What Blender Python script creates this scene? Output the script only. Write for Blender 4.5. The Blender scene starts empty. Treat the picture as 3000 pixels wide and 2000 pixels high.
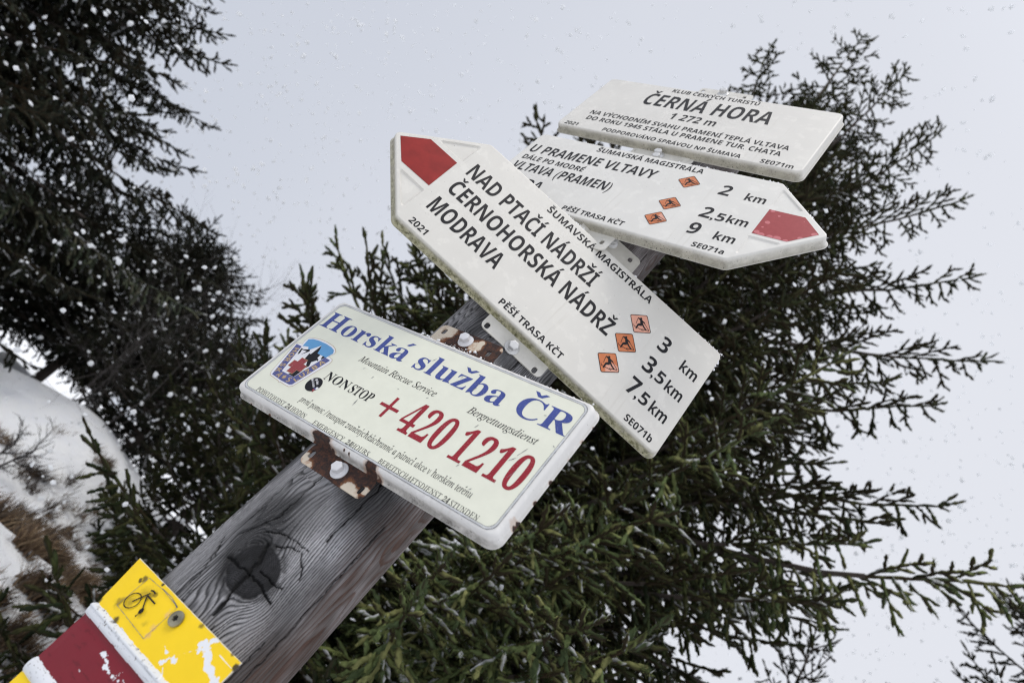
import bpy, math, random
import numpy as np
from mathutils import Vector, Matrix
from mathutils.geometry import tessellate_polygon

random.seed(7)
rng = np.random.default_rng(11)
SC = bpy.context.scene
COL = SC.collection
R_ = math.radians

# ------------------------------------------------------------------ camera
EYE = 1.55                                   # camera height, world z
cam_d = bpy.data.cameras.new('camera')
cam = bpy.data.objects.new('camera', cam_d)
COL.objects.link(cam)
pitch, yaw, roll = 0.5525928, 0.0025167, 0.7659136
fwd = Vector((math.sin(yaw)*math.cos(pitch), math.cos(yaw)*math.cos(pitch), math.sin(pitch)))
r0 = fwd.cross(Vector((0, 0, 1))).normalized()
u0 = r0.cross(fwd)
rt = r0*math.cos(roll)+u0*math.sin(roll)
up = u0*math.cos(roll)-r0*math.sin(roll)
M = Matrix((rt, up, -fwd)).transposed().to_4x4()
M.translation = Vector((0, -0.67058, EYE))
cam.matrix_world = M
cam_d.sensor_width = 36.0
cam_d.lens = 1914.203/3000*36
cam_d.clip_start = 0.02
cam_d.clip_end = 2000
cam_d.dof.use_dof = True
cam_d.dof.focus_distance = 0.72
cam_d.dof.aperture_fstop = 6.3
SC.camera = cam
SC.render.resolution_x, SC.render.resolution_y = 1024, 682
SC.cycles.filter_width = 1.2
SC.cycles.use_denoising = True; SC.cycles.denoising_prefilter = 'NONE'

# ------------------------------------------------------------------ sky and light
w = bpy.data.worlds.new("World"); SC.world = w; w.use_nodes = True
nt = w.node_tree; nt.nodes.clear()
out = nt.nodes.new('ShaderNodeOutputWorld'); bg = nt.nodes.new('ShaderNodeBackground')
sky = nt.nodes.new('ShaderNodeTexSky'); sky.sky_type = 'NISHITA'; sky.sun_disc = False
SUN_EL, SUN_AZ = 64, 205                       # azimuth measured clockwise from +y
sky.sun_elevation = R_(SUN_EL); sky.sun_rotation = R_(SUN_AZ)
sky.air_density = 1.0; sky.dust_density = 4.0
tc = nt.nodes.new('ShaderNodeTexCoord')
nz = nt.nodes.new('ShaderNodeTexNoise'); nz.inputs['Scale'].default_value = 1.1; nz.inputs['Detail'].default_value = 3
nt.links.new(tc.outputs['Generated'], nz.inputs['Vector'])
dt = nt.nodes.new('ShaderNodeVectorMath'); dt.operation = 'DOT_PRODUCT'
nt.links.new(tc.outputs['Generated'], dt.inputs[0]); dt.inputs[1].default_value = (0.72, 0.15, 0.35)
mm = nt.nodes.new('ShaderNodeMath'); mm.operation = 'MULTIPLY_ADD'
nt.links.new(nz.outputs['Fac'], mm.inputs[0]); mm.inputs[1].default_value = 0.55
nt.links.new(dt.outputs['Value'], mm.inputs[2])
cr = nt.nodes.new('ShaderNodeValToRGB')                 # the overcast layer: brighter where the cloud is thinner
cr.color_ramp.elements[0].position = 0.05; cr.color_ramp.elements[0].color = (0.615, 0.652, 0.740, 1)
cr.color_ramp.elements[1].position = 0.95; cr.color_ramp.elements[1].color = (0.820, 0.838, 0.900, 1)
nt.links.new(mm.outputs[0], cr.inputs[0])
sc = nt.nodes.new('ShaderNodeVectorMath'); sc.operation = 'SCALE'
d2 = nt.nodes.new('ShaderNodeVectorMath'); d2.operation = 'DOT_PRODUCT'; nt.links.new(tc.outputs['Generated'], d2.inputs[0]); d2.inputs[1].default_value = (0, -.8, .6)
mr = nt.nodes.new('ShaderNodeMapRange'); mr.interpolation_type = 'SMOOTHSTEP'; nt.links.new(d2.outputs['Value'], mr.inputs['Value'])
for k_, v_ in (('From Min', .2), ('From Max', .9), ('To Min', 10.0), ('To Max', 14.5)): mr.inputs[k_].default_value = v_
nt.links.new(mr.outputs['Result'], sc.inputs['Scale'])
nt.links.new(cr.outputs['Color'], sc.inputs[0])
mx = nt.nodes.new('ShaderNodeMix'); mx.data_type = 'RGBA'; mx.inputs[0].default_value = 0.93
nt.links.new(sky.outputs['Color'], mx.inputs[6]); nt.links.new(sc.outputs['Vector'], mx.inputs[7])
nt.links.new(mx.outputs[2], bg.inputs['Color']); bg.inputs['Strength'].default_value = 0.1
nt.links.new(bg.outputs[0], out.inputs['Surface'])
sd = bpy.data.lights.new('sun', 'SUN'); sd.energy = 1.5; sd.angle = R_(22); sd.color = (1, .95, .87)
so = bpy.data.objects.new('sun', sd); COL.objects.link(so)
to_sun = Vector((math.sin(R_(SUN_AZ))*math.cos(R_(SUN_EL)), math.cos(R_(SUN_AZ))*math.cos(R_(SUN_EL)), math.sin(R_(SUN_EL))))
so.rotation_euler = to_sun.to_track_quat('Z', 'Y').to_euler()
so.location = (0, -3, 8)
SC.view_settings.view_transform = 'Standard'; SC.view_settings.look = 'None'
SC.view_settings.exposure = 0.0; SC.view_settings.gamma = 1

# ------------------------------------------------------------------ helpers
def tag(o, label=None, cat=None, group=None, kind=None):
    if label: o['label'] = label
    if cat: o['category'] = cat
    if group: o['group'] = group
    if kind: o['kind'] = kind
    return o

def empty(name, mat=None, loc=None):
    o = bpy.data.objects.new(name, None); COL.objects.link(o)
    o.empty_display_size = 0.05
    if mat is not None: o.matrix_world = mat
    if loc is not None: o.location = loc
    return o

def mesh_obj(name, verts, faces, mat=None, parent=None, smooth=False):
    me = bpy.data.meshes.new(name)
    me.from_pydata([tuple(v) for v in verts], [], [tuple(f) for f in faces])
    me.update()
    if smooth: me.shade_smooth()
    o = bpy.data.objects.new(name, me); COL.objects.link(o)
    if mat: me.materials.append(mat)
    if parent: o.parent = parent
    return o

def big_mesh(name, V, F, mat=None, parent=None, smooth=False):
    """V (n,3) float array, F (m,k) int array with k constant"""
    me = bpy.data.meshes.new(name)
    V = np.ascontiguousarray(V, np.float32); F = np.ascontiguousarray(F, np.int32)
    me.vertices.add(len(V)); me.vertices.foreach_set('co', V.ravel())
    k = F.shape[1]
    me.loops.add(F.size); me.loops.foreach_set('vertex_index', F.ravel())
    me.polygons.add(len(F)); me.polygons.foreach_set('loop_start', np.arange(0, F.size, k, dtype=np.int32))
    if smooth: me.polygons.foreach_set('use_smooth', np.ones(len(F), bool))
    me.update(calc_edges=True)
    o = bpy.data.objects.new(name, me); COL.objects.link(o)
    if mat: me.materials.append(mat)
    if parent: o.parent = parent
    return o

def set_color(o, rgb, name='tint'):
    a = o.data.color_attributes.new(name, 'FLOAT_COLOR', 'POINT')
    c = np.ones((len(rgb), 4), np.float32); c[:, :3] = rgb
    a.data.foreach_set('color', c.ravel())

def vnoise(x, y, seed=0):
    """smooth 2-D value noise in [0,1]"""
    r = np.random.default_rng(seed); T = r.random((256, 256)).astype(np.float32)
    xi = np.floor(x).astype(int); yi = np.floor(y).astype(int)
    fx = x-xi; fy = y-yi; fx = fx*fx*(3-2*fx); fy = fy*fy*(3-2*fy)
    a = T[xi % 256, yi % 256]; b = T[(xi+1) % 256, yi % 256]; c = T[xi % 256, (yi+1) % 256]; d = T[(xi+1) % 256, (yi+1) % 256]
    return (a*(1-fx)+b*fx)*(1-fy)+(c*(1-fx)+d*fx)*fy

def fnoise(x, y, seed=0, oct=4):
    s = 0; a = .5; t = 0
    for k in range(oct):
        s = s+a*vnoise(x*2**k, y*2**k, seed+k); t += a; a *= .5
    return s/t

def sstep(a, b, x):
    t = np.clip((x-a)/(b-a), 0, 1); return t*t*(3-2*t)

def poly_dist(px, py, pts):
    """distance from points to a polyline"""
    d = np.full(px.shape, 1e9)
    for (ax, ay), (bx, by) in zip(pts[:-1], pts[1:]):
        vx, vy = bx-ax, by-ay; L = vx*vx+vy*vy+1e-12
        t = np.clip(((px-ax)*vx+(py-ay)*vy)/L, 0, 1)
        d = np.minimum(d, np.hypot(px-ax-t*vx, py-ay-t*vy))
    return d

# ------------------------------------------------------------------ materials
def new_mat(name):
    m = bpy.data.materials.new(name); m.use_nodes = True
    return m, m.node_tree, m.node_tree.nodes['Principled BSDF']

def N(nt, typ, **kw):
    n = nt.nodes.new(typ)
    for k, v in kw.items(): setattr(n, k, v)
    return n

def noise(nt, vec, scale, detail=4, rough=.55):
    n = N(nt, 'ShaderNodeTexNoise'); n.inputs['Scale'].default_value = scale
    n.inputs['Detail'].default_value = detail; n.inputs['Roughness'].default_value = rough
    if vec: nt.links.new(vec, n.inputs['Vector'])
    return n.outputs['Fac']

def math_(nt, op, a, b=None, c=None, clamp=False):
    n = N(nt, 'ShaderNodeMath', operation=op); n.use_clamp = clamp
    for i, v in enumerate((a, b, c)):
        if v is None: continue
        if isinstance(v, (int, float)): n.inputs[i].default_value = v
        else: nt.links.new(v, n.inputs[i])
    return n.outputs[0]

def ramp(nt, fac, lo, hi):
    n = N(nt, 'ShaderNodeMapRange'); n.clamp = True
    nt.links.new(fac, n.inputs['Value']); n.inputs['From Min'].default_value = lo; n.inputs['From Max'].default_value = hi
    return n.outputs['Result']

def mix(nt, fac, a, b):
    n = N(nt, 'ShaderNodeMix', data_type='RGBA')
    if isinstance(fac, (int, float)): n.inputs[0].default_value = fac
    else: nt.links.new(fac, n.inputs[0])
    for i, v in ((6, a), (7, b)):
        if isinstance(v, tuple): n.inputs[i].default_value = (*v, 1)
        else: nt.links.new(v, n.inputs[i])
    return n.outputs[2]

def bump(nt, bsdf, h, strength, dist):
    b = N(nt, 'ShaderNodeBump'); b.inputs['Strength'].default_value = strength; b.inputs['Distance'].default_value = dist
    nt.links.new(h, b.inputs['Height']); nt.links.new(b.outputs[0], bsdf.inputs['Normal'])

def objvec(nt):
    return N(nt, 'ShaderNodeTexCoord').outputs['Object']

def blotch(nt, vec, pts, scale, amt):
    """ragged patches round given points (x, y, radius in mm, object space)"""
    res = None
    for (x, y, r) in pts:
        sub = N(nt, 'ShaderNodeVectorMath', operation='SUBTRACT'); nt.links.new(vec, sub.inputs[0]); sub.inputs[1].default_value = (x/1000, y/1000, 0)
        mu = N(nt, 'ShaderNodeVectorMath', operation='MULTIPLY'); nt.links.new(sub.outputs[0], mu.inputs[0]); mu.inputs[1].default_value = (1, 1, 0)
        ln = N(nt, 'ShaderNodeVectorMath', operation='LENGTH'); nt.links.new(mu.outputs[0], ln.inputs[0])
        d = math_(nt, 'DIVIDE', ln.outputs['Value'], r/1000)
        res = d if res is None else math_(nt, 'MINIMUM', res, d)
    n = noise(nt, vec, scale, 8, .72)
    v = math_(nt, 'ADD', res, math_(nt, 'MULTIPLY', math_(nt, 'SUBTRACT', n, .5), amt))
    return math_(nt, 'SUBTRACT', 1.0, ramp(nt, v, .88, 1.10))

def paint(name, col, rough=.4, var=.08, speck=0.0, spec=.5, metallic=0.0, bumpy=0.0):
    m, nt, b = new_mat(name); v = objvec(nt)
    n = noise(nt, v, 60, 5)
    dark = tuple(c*(1-var*2) for c in col); lite = tuple(min(1, c*(1+var)) for c in col)
    c = mix(nt, ramp(nt, n, .3, .7), dark, lite)
    if speck:
        s = noise(nt, v, 900, 2)
        c = mix(nt, math_(nt, 'MULTIPLY', ramp(nt, s, .62, .70), speck), c, (.55, .55, .52))
    nt.links.new(c, b.inputs['Base Color']); b.inputs['Roughness'].default_value = rough
    b.inputs['Metallic'].default_value = metallic; b.inputs['Specular IOR Level'].default_value = spec
    if bumpy: bump(nt, b, noise(nt, v, 700, 3), bumpy, .0004)
    return m

RUST = ((.017, .009, .008), (.105, .036, .015))
def rust_color(nt, v):
    return mix(nt, ramp(nt, noise(nt, v, 210, 8, .75), .44, .70), *RUST)

def enamel(name, base, lichen, specks, rust_pts=None, rough=.32, grime=(.20, .19, .16), wall=(.66, .63, .55)):
    m, nt, b = new_mat(name); v = objvec(nt)
    big = noise(nt, v, 14, 3); fine = noise(nt, v, 55, 6, .65)
    c = mix(nt, ramp(nt, big, .35, .7), tuple(x*.955 for x in base), tuple(min(.82, x*1.02) for x in base))
    film = ramp(nt, fine, .56, .60)                        # dried water film with an edge
    c = mix(nt, math_(nt, 'MULTIPLY', film, .7), c, tuple(min(.8, x*1.06) for x in base))
    dv = N(nt, 'ShaderNodeVectorMath', operation='MULTIPLY'); nt.links.new(v, dv.inputs[0]); dv.inputs[1].default_value = (170, 9, 1)
    drip = math_(nt, 'MULTIPLY', ramp(nt, noise(nt, dv.outputs[0], 1, 4, .6), .58, .72), ramp(nt, noise(nt, v, 12, 2), .42, .6))
    c = mix(nt, math_(nt, 'MULTIPLY', drip, .22), c, (.40, .37, .30))
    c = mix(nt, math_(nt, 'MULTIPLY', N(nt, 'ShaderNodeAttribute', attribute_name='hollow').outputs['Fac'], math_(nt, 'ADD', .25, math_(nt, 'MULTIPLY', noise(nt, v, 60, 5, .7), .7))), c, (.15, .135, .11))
    at = N(nt, 'ShaderNodeAttribute', attribute_name='wear').outputs['Fac']
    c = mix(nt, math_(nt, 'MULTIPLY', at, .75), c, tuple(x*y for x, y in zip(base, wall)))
    g = math_(nt, 'MULTIPLY', at, ramp(nt, noise(nt, v, 45, 6, .7), .38, .62))
    c = mix(nt, math_(nt, 'MULTIPLY', g, .72), c, grime)
    if lichen:
        l = math_(nt, 'MULTIPLY', at, ramp(nt, noise(nt, v, 75, 6, .7), .28, .46))
        lc = mix(nt, ramp(nt, noise(nt, v, 190, 5, .7), .42, .60), (.40, .38, .25), (.13, .125, .05))
        c = mix(nt, math_(nt, 'MULTIPLY', l, lichen), c, lc)
    if specks:
        vo = noise(nt, v, 420, 4, .75)
        clus = ramp(nt, noise(nt, v, 40, 2), .40, .58)
        s = math_(nt, 'MULTIPLY', math_(nt, 'MULTIPLY', at, ramp(nt, vo, .575, .62)), clus)
        c = mix(nt, math_(nt, 'MULTIPLY', s, specks), c, (.022, .020, .016))
    pin = math_(nt, 'MULTIPLY', ramp(nt, noise(nt, v, 260, 2), .735, .75), .6)      # few dark pin marks on the face
    c = mix(nt, pin, c, (.16, .15, .14))
    rr = math_(nt, 'ADD', rough, math_(nt, 'MULTIPLY', fine, .22))
    if rust_pts:
        k = blotch(nt, v, rust_pts, 110, 1.1); halo = blotch(nt, v, [(x, y, q*1.28) for x, y, q in rust_pts], 60, 1.3)
        c = mix(nt, math_(nt, 'MULTIPLY', halo, .38), c, (.42, .22, .10))
        c = mix(nt, k, c, rust_color(nt, v)); rr = math_(nt, 'MAXIMUM', rr, math_(nt, 'MULTIPLY', k, .85))
    nt.links.new(c, b.inputs['Base Color']); nt.links.new(rr, b.inputs['Roughness'])
    bump(nt, b, noise(nt, v, 22, 2), .12, .002)
    return m

BASE = (.625, .605, .56)
m_hora = enamel('cream_enamel_specked', BASE, .18, .9)
m_arrow_r = enamel('cream_enamel_dusty', (.65, .635, .595), .15, .9)
m_arrow_l = enamel('cream_enamel_lichen', (.625, .605, .555), .95, 1.0)
m_rescue = enamel('white_enamel_chipped', (.665, .655, .635), .0, 1.0,
                  [(-31, -80, 10), (-40, -79, 7), (-20, -84, 6), (35, -79, 8), (44, -84, 6), (179, -55, 3.4), (178, -51, 2.4),
                   (-118, -82, 2.5), (-1, -76, 1.2), (6, -76.5, 1.1), (179, -5, 2.6), (180, 22, 2), (179.5, 44, 2.2), (179, -28, 2.4), (179, 62, 1.5), (-178, -82, 2.2), (-62, -83, 2.4), (-150, -82, 2), (92, -83, 1.8), (140, -83, 1.6)], grime=(.10, .095, .085), wall=(.86, .84, .81))
m_tab = enamel('cream_tab_enamel', (.64, .625, .58), .0, .3)
m_recess_shade = paint('painted_recess_shade', (.02, .019, .018), .9)
m_black = paint('black_letter_film', (.010, .010, .012), .5, .1, 0.0, .22)
m_blue = paint('faded_blue_film', (.055, .078, .27), .45, .06, .3, .2)
m_red_no = paint('faded_red_film', (.28, .020, .032), .45, .06, .25, .2)
m_sheet = paint('pale_green_white_film', (.705, .71, .60), .32, .02, 0, .4)
m_line = paint('grey_border_line', (.16, .165, .18), .6)
m_edge = paint('worn_film_edge', (.55, .56, .57), .6, .12)
m_white = paint('white_film', (.72, .72, .74), .35, .03)
m_gold = paint('gold_film', (.47, .34, .17), .4, .06)
m_band = paint('blue_violet_film', (.070, .080, .24), .4, .06, .3)
m_skyb = paint('light_blue_film', (.10, .30, .55), .35, .05)
m_crossred = paint('red_cross_film', (.27, .030, .036), .4, .06, .3)
m_round = paint('black_round_sticker', (.009, .009, .012), .4, .05, 0, .2)
m_markred_b = paint('dark_red_reflective', (.26, .020, .017), .4, .10, 0, .2)
m_white_paint = paint('white_bolt_paint', (.60, .60, .62), .45, .04)
m_zinc = paint('zinc_steel', (.55, .55, .55), .30, .2, metallic=.85, bumpy=.2)
m_zinc_p = paint('flaking_white_zinc', (.58, .58, .575), .38, .12, metallic=.25, bumpy=.3)
m_screw = paint('brass_screw', (.30, .28, .20), .45, .3, metallic=.5)

def red_faded():
    m, nt, b = new_mat('faded_red_reflective'); v = objvec(nt)
    c = mix(nt, ramp(nt, noise(nt, v, 180, 4), .3, .7), (.29, .045, .048), (.33, .055, .058))
    k = blotch(nt, v, [(190, -24, 3.2), (196, -27.5, 4), (206, -27.5, 3.5), (214, -27.5, 4.5), (224, -28, 3), (236, -17, 3), (247, -4, 3.4), (194, -2, 3),
                       (191, 22, 2.5), (201, 15, 1.6), (192.5, -13, 1.4), (229, 16, .7)], 200, .9)
    c = mix(nt, k, c, (.50, .15, .16)); b.inputs['Specular IOR Level'].default_value = .25
    nt.links.new(c, b.inputs['Base Color']); b.inputs['Roughness'].default_value = .33
    return m
m_markred_a = red_faded()

def orange(name, pts):
    m, nt, b = new_mat(name); v = objvec(nt)
    c = mix(nt, ramp(nt, noise(nt, v, 90, 4), .35, .7), (.50, .135, .040), (.57, .185, .065))
    if pts:
        c = mix(nt, math_(nt, 'MULTIPLY', blotch(nt, v, pts, 60, .9), .9), c, (.66, .33, .24))
    nt.links.new(c, b.inputs['Base Color']); b.inputs['Roughness'].default_value = .38
    return m

def rust_tab(name, cream_pts):
    m, nt, b = new_mat(name); v = objvec(nt)
    k = blotch(nt, v, cream_pts, 100, 1.5)
    halo = blotch(nt, v, [(x, y, q*1.35) for x, y, q in cream_pts], 80, 1.6)
    c = mix(nt, k, mix(nt, math_(nt, 'MULTIPLY', halo, .6), rust_color(nt, v), (.22, .085, .030)), mix(nt, ramp(nt, noise(nt, v, 130, 6, .7), .50, .75), (.56, .49, .39), (.34, .16, .08)))
    nt.links.new(c, b.inputs['Base Color'])
    nt.links.new(math_(nt, 'SUBTRACT', .85, math_(nt, 'MULTIPLY', k, .4)), b.inputs['Roughness'])
    bump(nt, b, noise(nt, v, 500, 5), .5, .0006)
    return m

def stretched(nt, sx, sy, sz):
    v = N(nt, 'ShaderNodeVectorMath', operation='MULTIPLY'); nt.links.new(objvec(nt), v.inputs[0]); v.inputs[1].default_value = (sx, sy, sz)
    return v.outputs[0]

def tinted(name, rough=.8, attr='tint', bump_scale=None, bump_s=.3, spec=.3, fibre=False):
    m, nt, b = new_mat(name)
    a = N(nt, 'ShaderNodeAttribute', attribute_name=attr); col = a.outputs['Color']
    if fibre:
        f1 = noise(nt, stretched(nt, 1500, 1500, 45), 1, 4, .7); f2 = noise(nt, stretched(nt, 420, 420, 9), 1, 4, .7)
        k = math_(nt, 'MULTIPLY', math_(nt, 'ADD', .45, math_(nt, 'MULTIPLY', f1, 1.1)), math_(nt, 'ADD', .35, math_(nt, 'MULTIPLY', f2, 1.3)))
        sc_ = N(nt, 'ShaderNodeVectorMath', operation='SCALE'); nt.links.new(col, sc_.inputs[0]); nt.links.new(k, sc_.inputs['Scale']); col = sc_.outputs[0]
    nt.links.new(col, b.inputs['Base Color']); b.inputs['Roughness'].default_value = rough
    b.inputs['Specular IOR Level'].default_value = spec
    if bump_scale: bump(nt, b, noise(nt, objvec(nt), bump_scale, 5, .65), bump_s, .001)
    return m

# ------------------------------------------------------------------ lettering
_gl, _tx = {}, {}
def eval_texts(strings):
    """meshes of many text strings at once: one text object, one string per line"""
    H = chr(0x1D5D4+7); lines = [H, H]+list(strings)
    cu = bpy.data.curves.new('glyphs', 'FONT'); cu.body = '\n'.join(lines); cu.resolution_u = 5; cu.space_line = 4
    o = bpy.data.objects.new('glyphs', cu); COL.objects.link(o)
    ev = o.evaluated_get(bpy.context.evaluated_depsgraph_get()); me = ev.to_mesh()
    V = np.empty(len(me.vertices)*3, np.float32); me.vertices.foreach_get('co', V); V = V.reshape(-1, 3)[:, :2].astype(float)
    polys = [tuple(p.vertices) for p in me.polygons]
    y = np.sort(V[:, 1]); gap = np.where(np.diff(y) > 1.2)[0]
    L = y[-1]-y[gap[-1]]                                       # line pitch from the two leading capitals
    row = np.round((y[-1]-.35-V[:, 1])/L).astype(int)
    by = [[] for _ in lines]
    for p in polys: by[row[p[0]]].append(p)
    for k, t in enumerate(lines):
        idx = np.where(row == k)[0]; mp = {int(a): b for b, a in enumerate(idx)}
        v = V[idx].copy(); v[:, 1] += k*L
        _tx[t] = (v, [tuple(mp[a] for a in p) for p in by[k]])
    ev.to_mesh_clear(); bpy.data.objects.remove(o); bpy.data.curves.remove(cu)

def _eval_text(t):
    if t not in _tx: eval_texts([t])
    return _tx[t]

STY = {'sans': (0x1D5D4, 0x1D5EE, 0x1D7EC), 'serif': (0x1D400, 0x1D41A, 0x1D7CE), 'ital': (0x1D434, 0x1D44E, None)}
def _map(c, st):
    A, a, z = STY[st]
    if 'A' <= c <= 'Z': return chr(A+ord(c)-65)
    if 'a' <= c <= 'z': return '\u210e' if (st == 'ital' and c == 'h') else chr(a+ord(c)-97)
    if '0' <= c <= '9' and z: return chr(z+ord(c)-48)
    return c

ACC = {}
for b_, k_, s_ in (('AaEeIiOoUuYy', 'acute', 'ÁáÉéÍíÓóÚúÝý'), ('CcDdEeNnRrSsTtZz', 'caron', 'ČčĎďĚěŇňŘřŠšŤťŽž'), ('Uu', 'ring', 'Ůů')):
    for x, y in zip(b_, s_): ACC[y] = (x, k_)

_want = set()
for _st, _cs in (('sans', 'ABCDEGHIJKLMNOPRSTUVYZ0123456789,.()kmacbdegilnosuf '), ('serif', 'HorskasluzbaCR4201NSTOPprvnimctehyjEMGYUBIFDuAVfd/ zxg'), ('ital', 'MountaiRescvBrgdlSPOHTVDINEMGCYURBFpmkzyhjbf ')):
    for _c in _cs:
        _g = _map(_c, _st); _h = _map('H', _st)
        _want |= {_h, _g, _g+_h, _h+_h, _h+' '+_h}
eval_texts(sorted(_want))

def glyph(c, st):
    """verts, faces, advance of one character, unit em"""
    key = (c, st)
    if key in _gl: return _gl[key]
    if st == 'roman':                                    # light upright serif: the italic set upright again
        if c in '0123456789 /': _gl[key] = glyph(c, 'serif')
        else:
            v, f, adv = glyph(c, 'ital'); v = v.copy(); v[:, 0] -= v[:, 1]*.27; _gl[key] = (v, f, adv*1.04)
        return _gl[key]
    base, acc = ACC.get(c, (c, None))
    g = _map(base, st); H = _map('H', st)
    ref = _eval_text(H)[0][:, 0]
    if base == ' ':
        v, f = np.zeros((0, 2)), []; adv = _eval_text(H+' '+H)[0][:, 0].max()-_eval_text(H+H)[0][:, 0].max()
    else:
        v, f = _eval_text(g); adv = _eval_text(g+H)[0][:, 0].max()-ref.max()
    if acc:
        up_ = base.isupper(); cx = (v[:, 0].min()+v[:, 0].max())/2; top = .76 if up_ else (.60 if base not in 'i' else .62)
        if acc == 'acute': p = [(-.06, 0), (.03, 0), (.17, .15), (.05, .15)]
        elif acc == 'caron': p = [(-.055, 0), (.055, 0), (.19, .15), (.085, .15), (0, .07), (-.085, .15), (-.19, .15)]
        else: p = [(.10*math.cos(t), .09+.10*math.sin(t)) for t in np.linspace(0, 2*math.pi, 13)[:-1]]
        if acc == 'ring':
            q = [(.05*math.cos(t), .09+.05*math.sin(t)) for t in np.linspace(0, 2*math.pi, 13)[:-1]]
            k = len(v); v = np.vstack([v, np.array(p+q)+[cx, top]]); f = f+[(k+i, k+(i+1) % 12, k+12+(i+1) % 12, k+12+i) for i in range(12)]
        elif acc == 'caron':
            k = len(v); v = np.vstack([v, np.array(p)+[cx, top]]); f = f+[(k, k+5, k+6), (k, k+4, k+5), (k, k+1, k+4), (k+1, k+3, k+4), (k+1, k+2, k+3)]
        else:
            k = len(v); v = np.vstack([v, np.array(p)+[cx, top]]); f = f+[tuple(k+i for i in range(len(p)))]
    _gl[key] = (v, f, adv); return _gl[key]

CAP = {'sans': .714, 'serif': .68, 'ital': .68, 'roman': .68}
def layout(s, x0, x1, y, cap, st='sans'):
    """text s from x0 to x1 (mm) on baseline y with capital height cap"""
    V, F, x = [], [], 0.0
    gl = [glyph(c, st) for c in s]
    for v, f, adv in gl:
        n = sum(len(a) for a in V)
        if len(v): V.append(v+[x, 0]); F += [tuple(i+n for i in q) for q in f]
        x += adv
    V = np.vstack(V); lo, hi = V[:, 0].min(), V[:, 0].max()
    sy = cap/CAP[st]; sx = (x1-x0)/(hi-lo) if x1 is not None else sy
    V = np.stack([x0+(V[:, 0]-lo)*sx, y+V[:, 1]*sy], 1)
    return V, F

def letters(name, items, z, mat, parent):
    V, F = [], []
    for it in items:
        v, f = layout(*it) if isinstance(it[0], str) else it
        n = len(V); V += [(a/1000, b/1000, z/1000) for a, b in v]; F += [tuple(i+n for i in q) for q in f]
    return mesh_obj(name, V, F, mat, parent)

def place_char(c, x, y, h, ang, st='sans', wide=1.0):
    v, f, _ = glyph(c, st); v = v.copy()
    v -= [(v[:, 0].min()+v[:, 0].max())/2, CAP[st]/2]; v *= [h/CAP[st]*wide, h/CAP[st]]
    ca, sa = math.cos(R_(ang)), math.sin(R_(ang))
    return np.stack([x+v[:, 0]*ca-v[:, 1]*sa, y+v[:, 0]*sa+v[:, 1]*ca], 1), f

def flat_geo(polys):
    """polygons (lists of loops: first the outline, then holes), mm"""
    V, F = [], []
    for loops in polys:
        if not isinstance(loops[0][0], (tuple, list, np.ndarray)): loops = [loops]
        n = len(V); tri = tessellate_polygon([[Vector((a, b, 0)) for a, b in l] for l in loops])
        for l in loops: V += [tuple(q) for q in l]
        for t in tri:
            a, b, c = (V[n+i] for i in t)
            cw = (b[0]-a[0])*(c[1]-a[1])-(b[1]-a[1])*(c[0]-a[0])
            F.append(tuple(n+i for i in (t if cw > 0 else t[::-1])))
    return V, F

def flat(name, polys, z, mat, parent):
    V, F = flat_geo(polys)
    return mesh_obj(name, [(a/1000, b/1000, z/1000) for a, b in V], F, mat, parent)

def circle(x, y, r, n=28, ry=None):
    return [(x+r*math.cos(t), y+(ry or r)*math.sin(t)) for t in np.linspace(0, 2*math.pi, n+1)[:-1]]

def bar(a, b, w, w2=None):
    d = np.array(b, float)-a; d /= np.linalg.norm(d); n = np.array((-d[1], d[0])); w2 = w2 or w
    a = np.array(a, float); b = np.array(b, float)
    return [tuple(a-n*w/2), tuple(b-n*w2/2), tuple(b+n*w2/2), tuple(a+n*w/2)]

def rrect(cx, cy, w, h, r, n=5, ang=0):
    P = []
    for (sx, sy, a0) in ((1, -1, -90), (1, 1, 0), (-1, 1, 90), (-1, -1, 180)):
        for k in range(n+1):
            a = R_(a0+90*k/n); P.append((sx*(w/2-r)+r*math.cos(a), sy*(h/2-r)+r*math.sin(a)))
    ca, sa = math.cos(R_(ang)), math.sin(R_(ang))
    return [(cx+x*ca-y*sa, cy+x*sa+y*ca) for x, y in P]

# ------------------------------------------------------------------ pressed sign plates
def corner_data(poly, r):
    P = [np.array(p, float) for p in poly]; out = []
    for i in range(len(P)):
        a, b, c = P[i-1], P[i], P[(i+1) % len(P)]
        d0 = (b-a)/np.linalg.norm(b-a); d1 = (c-b)/np.linalg.norm(c-b)
        n0 = np.array((d0[1], -d0[0])); n1 = np.array((d1[1], -d1[0]))
        bis = n0+n1; bis /= (bis@n0)                         # offset direction with unit normal distance
        out.append((b-bis*r, n0, n1))
    return out

def ring(cd, rad, n=7):
    pts, nor = [], []
    for c, n0, n1 in cd:
        a0 = math.atan2(n0[1], n0[0]); a1 = math.atan2(n1[1], n1[0])
        while a1 < a0: a1 += 2*math.pi
        for k in range(n):
            a = a0+(a1-a0)*k/(n-1); d = np.array((math.cos(a), math.sin(a))); pts.append(c+d*rad); nor.append(d)
    return np.array(pts), np.array(nor)

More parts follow.
